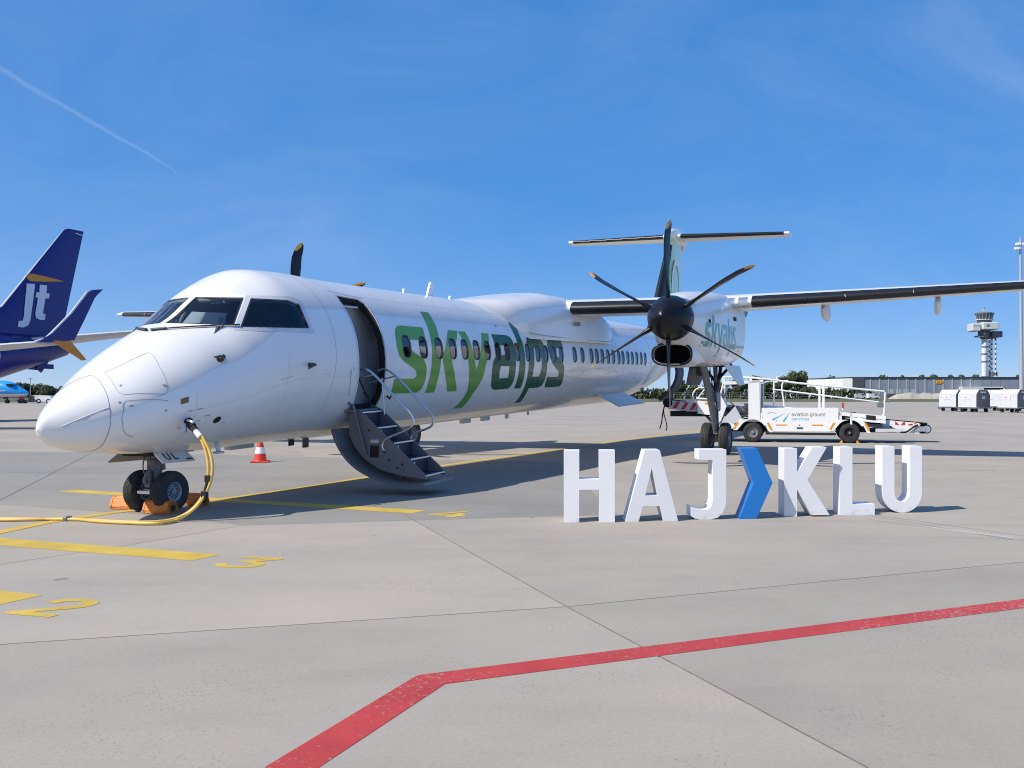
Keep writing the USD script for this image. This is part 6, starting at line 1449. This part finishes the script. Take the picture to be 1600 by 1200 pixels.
for args in [
    (1064, 592, 22, 330, 1, 'dark round tree seen between the main gear doors', 'leaf0'), (1086, 600, 26, 335, 2, 'low dark tree behind the near main wheels', 'leaf0'), (1108, 598, 24, 340, 3, 'dark tree behind the main gear leg', 'leaf0'),
    (1130, 596, 26, 330, 4, 'dark tree behind the loader cab front', 'leaf0'), (1154, 593, 28, 335, 5, 'dark tree seen through the loader cab', 'leaf0'), (1178, 585.5, 32, 345, 6, 'tall dark tree above the loader cab roof', 'leaf0'),
    (1202, 594, 26, 340, 7, 'dark tree behind the loader guard rail hoop', 'leaf0'), (1224, 586, 28, 350, 8, 'mid green tree left of the tallest tree on the right', 'leaf1'), (1243, 579.5, 38, 400, 9, 'tallest broad tree beside the white hall wall', 'leaf1'),
    (1218, 597, 26, 330, 33, 'low dark bush behind the loader rail posts', 'leaf0'), (1258, 602, 20, 345, 31, 'bushy tree at the left end of the white wall', 'leaf0'),
    (1299, 586.5, 24, 560, 10, 'tree top over the white hall roof', 'leaf1'), (1380, 584.5, 32, 590, 11, 'wide tree top above the hall near its corner', 'leaf2'), (1410, 586.5, 9, 590, 12, 'narrow tree top over the hall roof', 'leaf1'),
    (1440, 585, 14, 590, 13, 'tree top over the hall left of its yellow sign', 'leaf2'), (1459, 584, 24, 590, 14, 'pale tree top above the yellow sign', 'leaf2'), (1485, 585.5, 12, 590, 15, 'small tree top right of the yellow sign', 'leaf1'),
    (1502, 584.5, 18, 590, 16, 'olive tree top left of the control tower', 'leaf2'), (1524, 584.5, 20, 600, 17, 'olive tree top touching the control tower foot', 'leaf2'), (1590, 586, 10, 590, 18, 'tree top beside the floodlight mast', 'leaf1'),
    (1270, 603, 18, 385, 19, 'small round tree first from left before the white wall', 'leaf0'), (1295, 603.5, 19, 385, 20, 'small round tree in the middle of the white wall', 'leaf0'), (1318, 606.5, 15, 385, 21, 'small tree near the right end of the white wall', 'leaf1'),
    (1345, 606.5, 9, 380, 22, 'young tree before the dark hall corner', 'leaf1'), (1358, 607.5, 10, 380, 23, 'young tree before the first drain strips', 'leaf1')]:
    tree(*args[:6], args[6] if False else args[5], args[6]) if False else tree(args[0], args[1], args[2], args[3], args[4], args[5], args[6])
for i, (u, vt, w_, d, lb) in enumerate([(-14, 600, 40, 470, 'wood edge tree cut by the left edge of the view'), (20, 599, 30, 470, 'wood edge tree behind the light blue jet nose'), (36, 598.5, 26, 465, 'wood edge tree left of the distant mast'), (54, 598.5, 26, 470, 'wood edge tree right of the distant mast'), (70, 601.5, 24, 460, 'rounded wood edge tree above the tug'), (84, 604, 22, 465, 'wood edge tree beside the plane nose'), (100, 605.5, 26, 470, 'wood edge tree half behind the plane nose'), (124, 604, 30, 475, 'wood edge tree hidden by the plane nose')]):
    tree(u, vt, w_ * 1.15, d, 50 + i, lb, 'leaf0', name='wood_tree', trunk=.06)
hedge_r = np.random.default_rng(5)
hv, hf = [], []
for i in range(2600):
    x = hedge_r.uniform(-70, 60); p = np.array([x, hedge_r.uniform(-3, 3), hedge_r.uniform(.1, 3.6)]); nn = hedge_r.normal(size=3); nn /= np.linalg.norm(nn); u_, w_ = frame_of(nn); b = len(hv)
    for q in (0, 1.6, 3.2, 4.8): hv.append(p + .75 * hedge_r.uniform(.6, 1.2) * (math.cos(q) * u_ + math.sin(q) * w_))
    hf += [[b, b + 1, b + 2], [b, b + 2, b + 3]]
def hedge(u, d, label, sc=(1, 1, 1)):
    obj('undergrowth', T(np.array(hv) * np.array(sc) + np.array([px(u, d), d, 0]), hf), M['leaf0'], label=label, category='undergrowth', kind='stuff')
hedge(1150, 352, 'dark undergrowth beneath the trees behind the belt loader', (.75, 1, 1.0))
hedge(40, 480, 'dark undergrowth along the wood edge at far left', (.8, 1, 1.15))
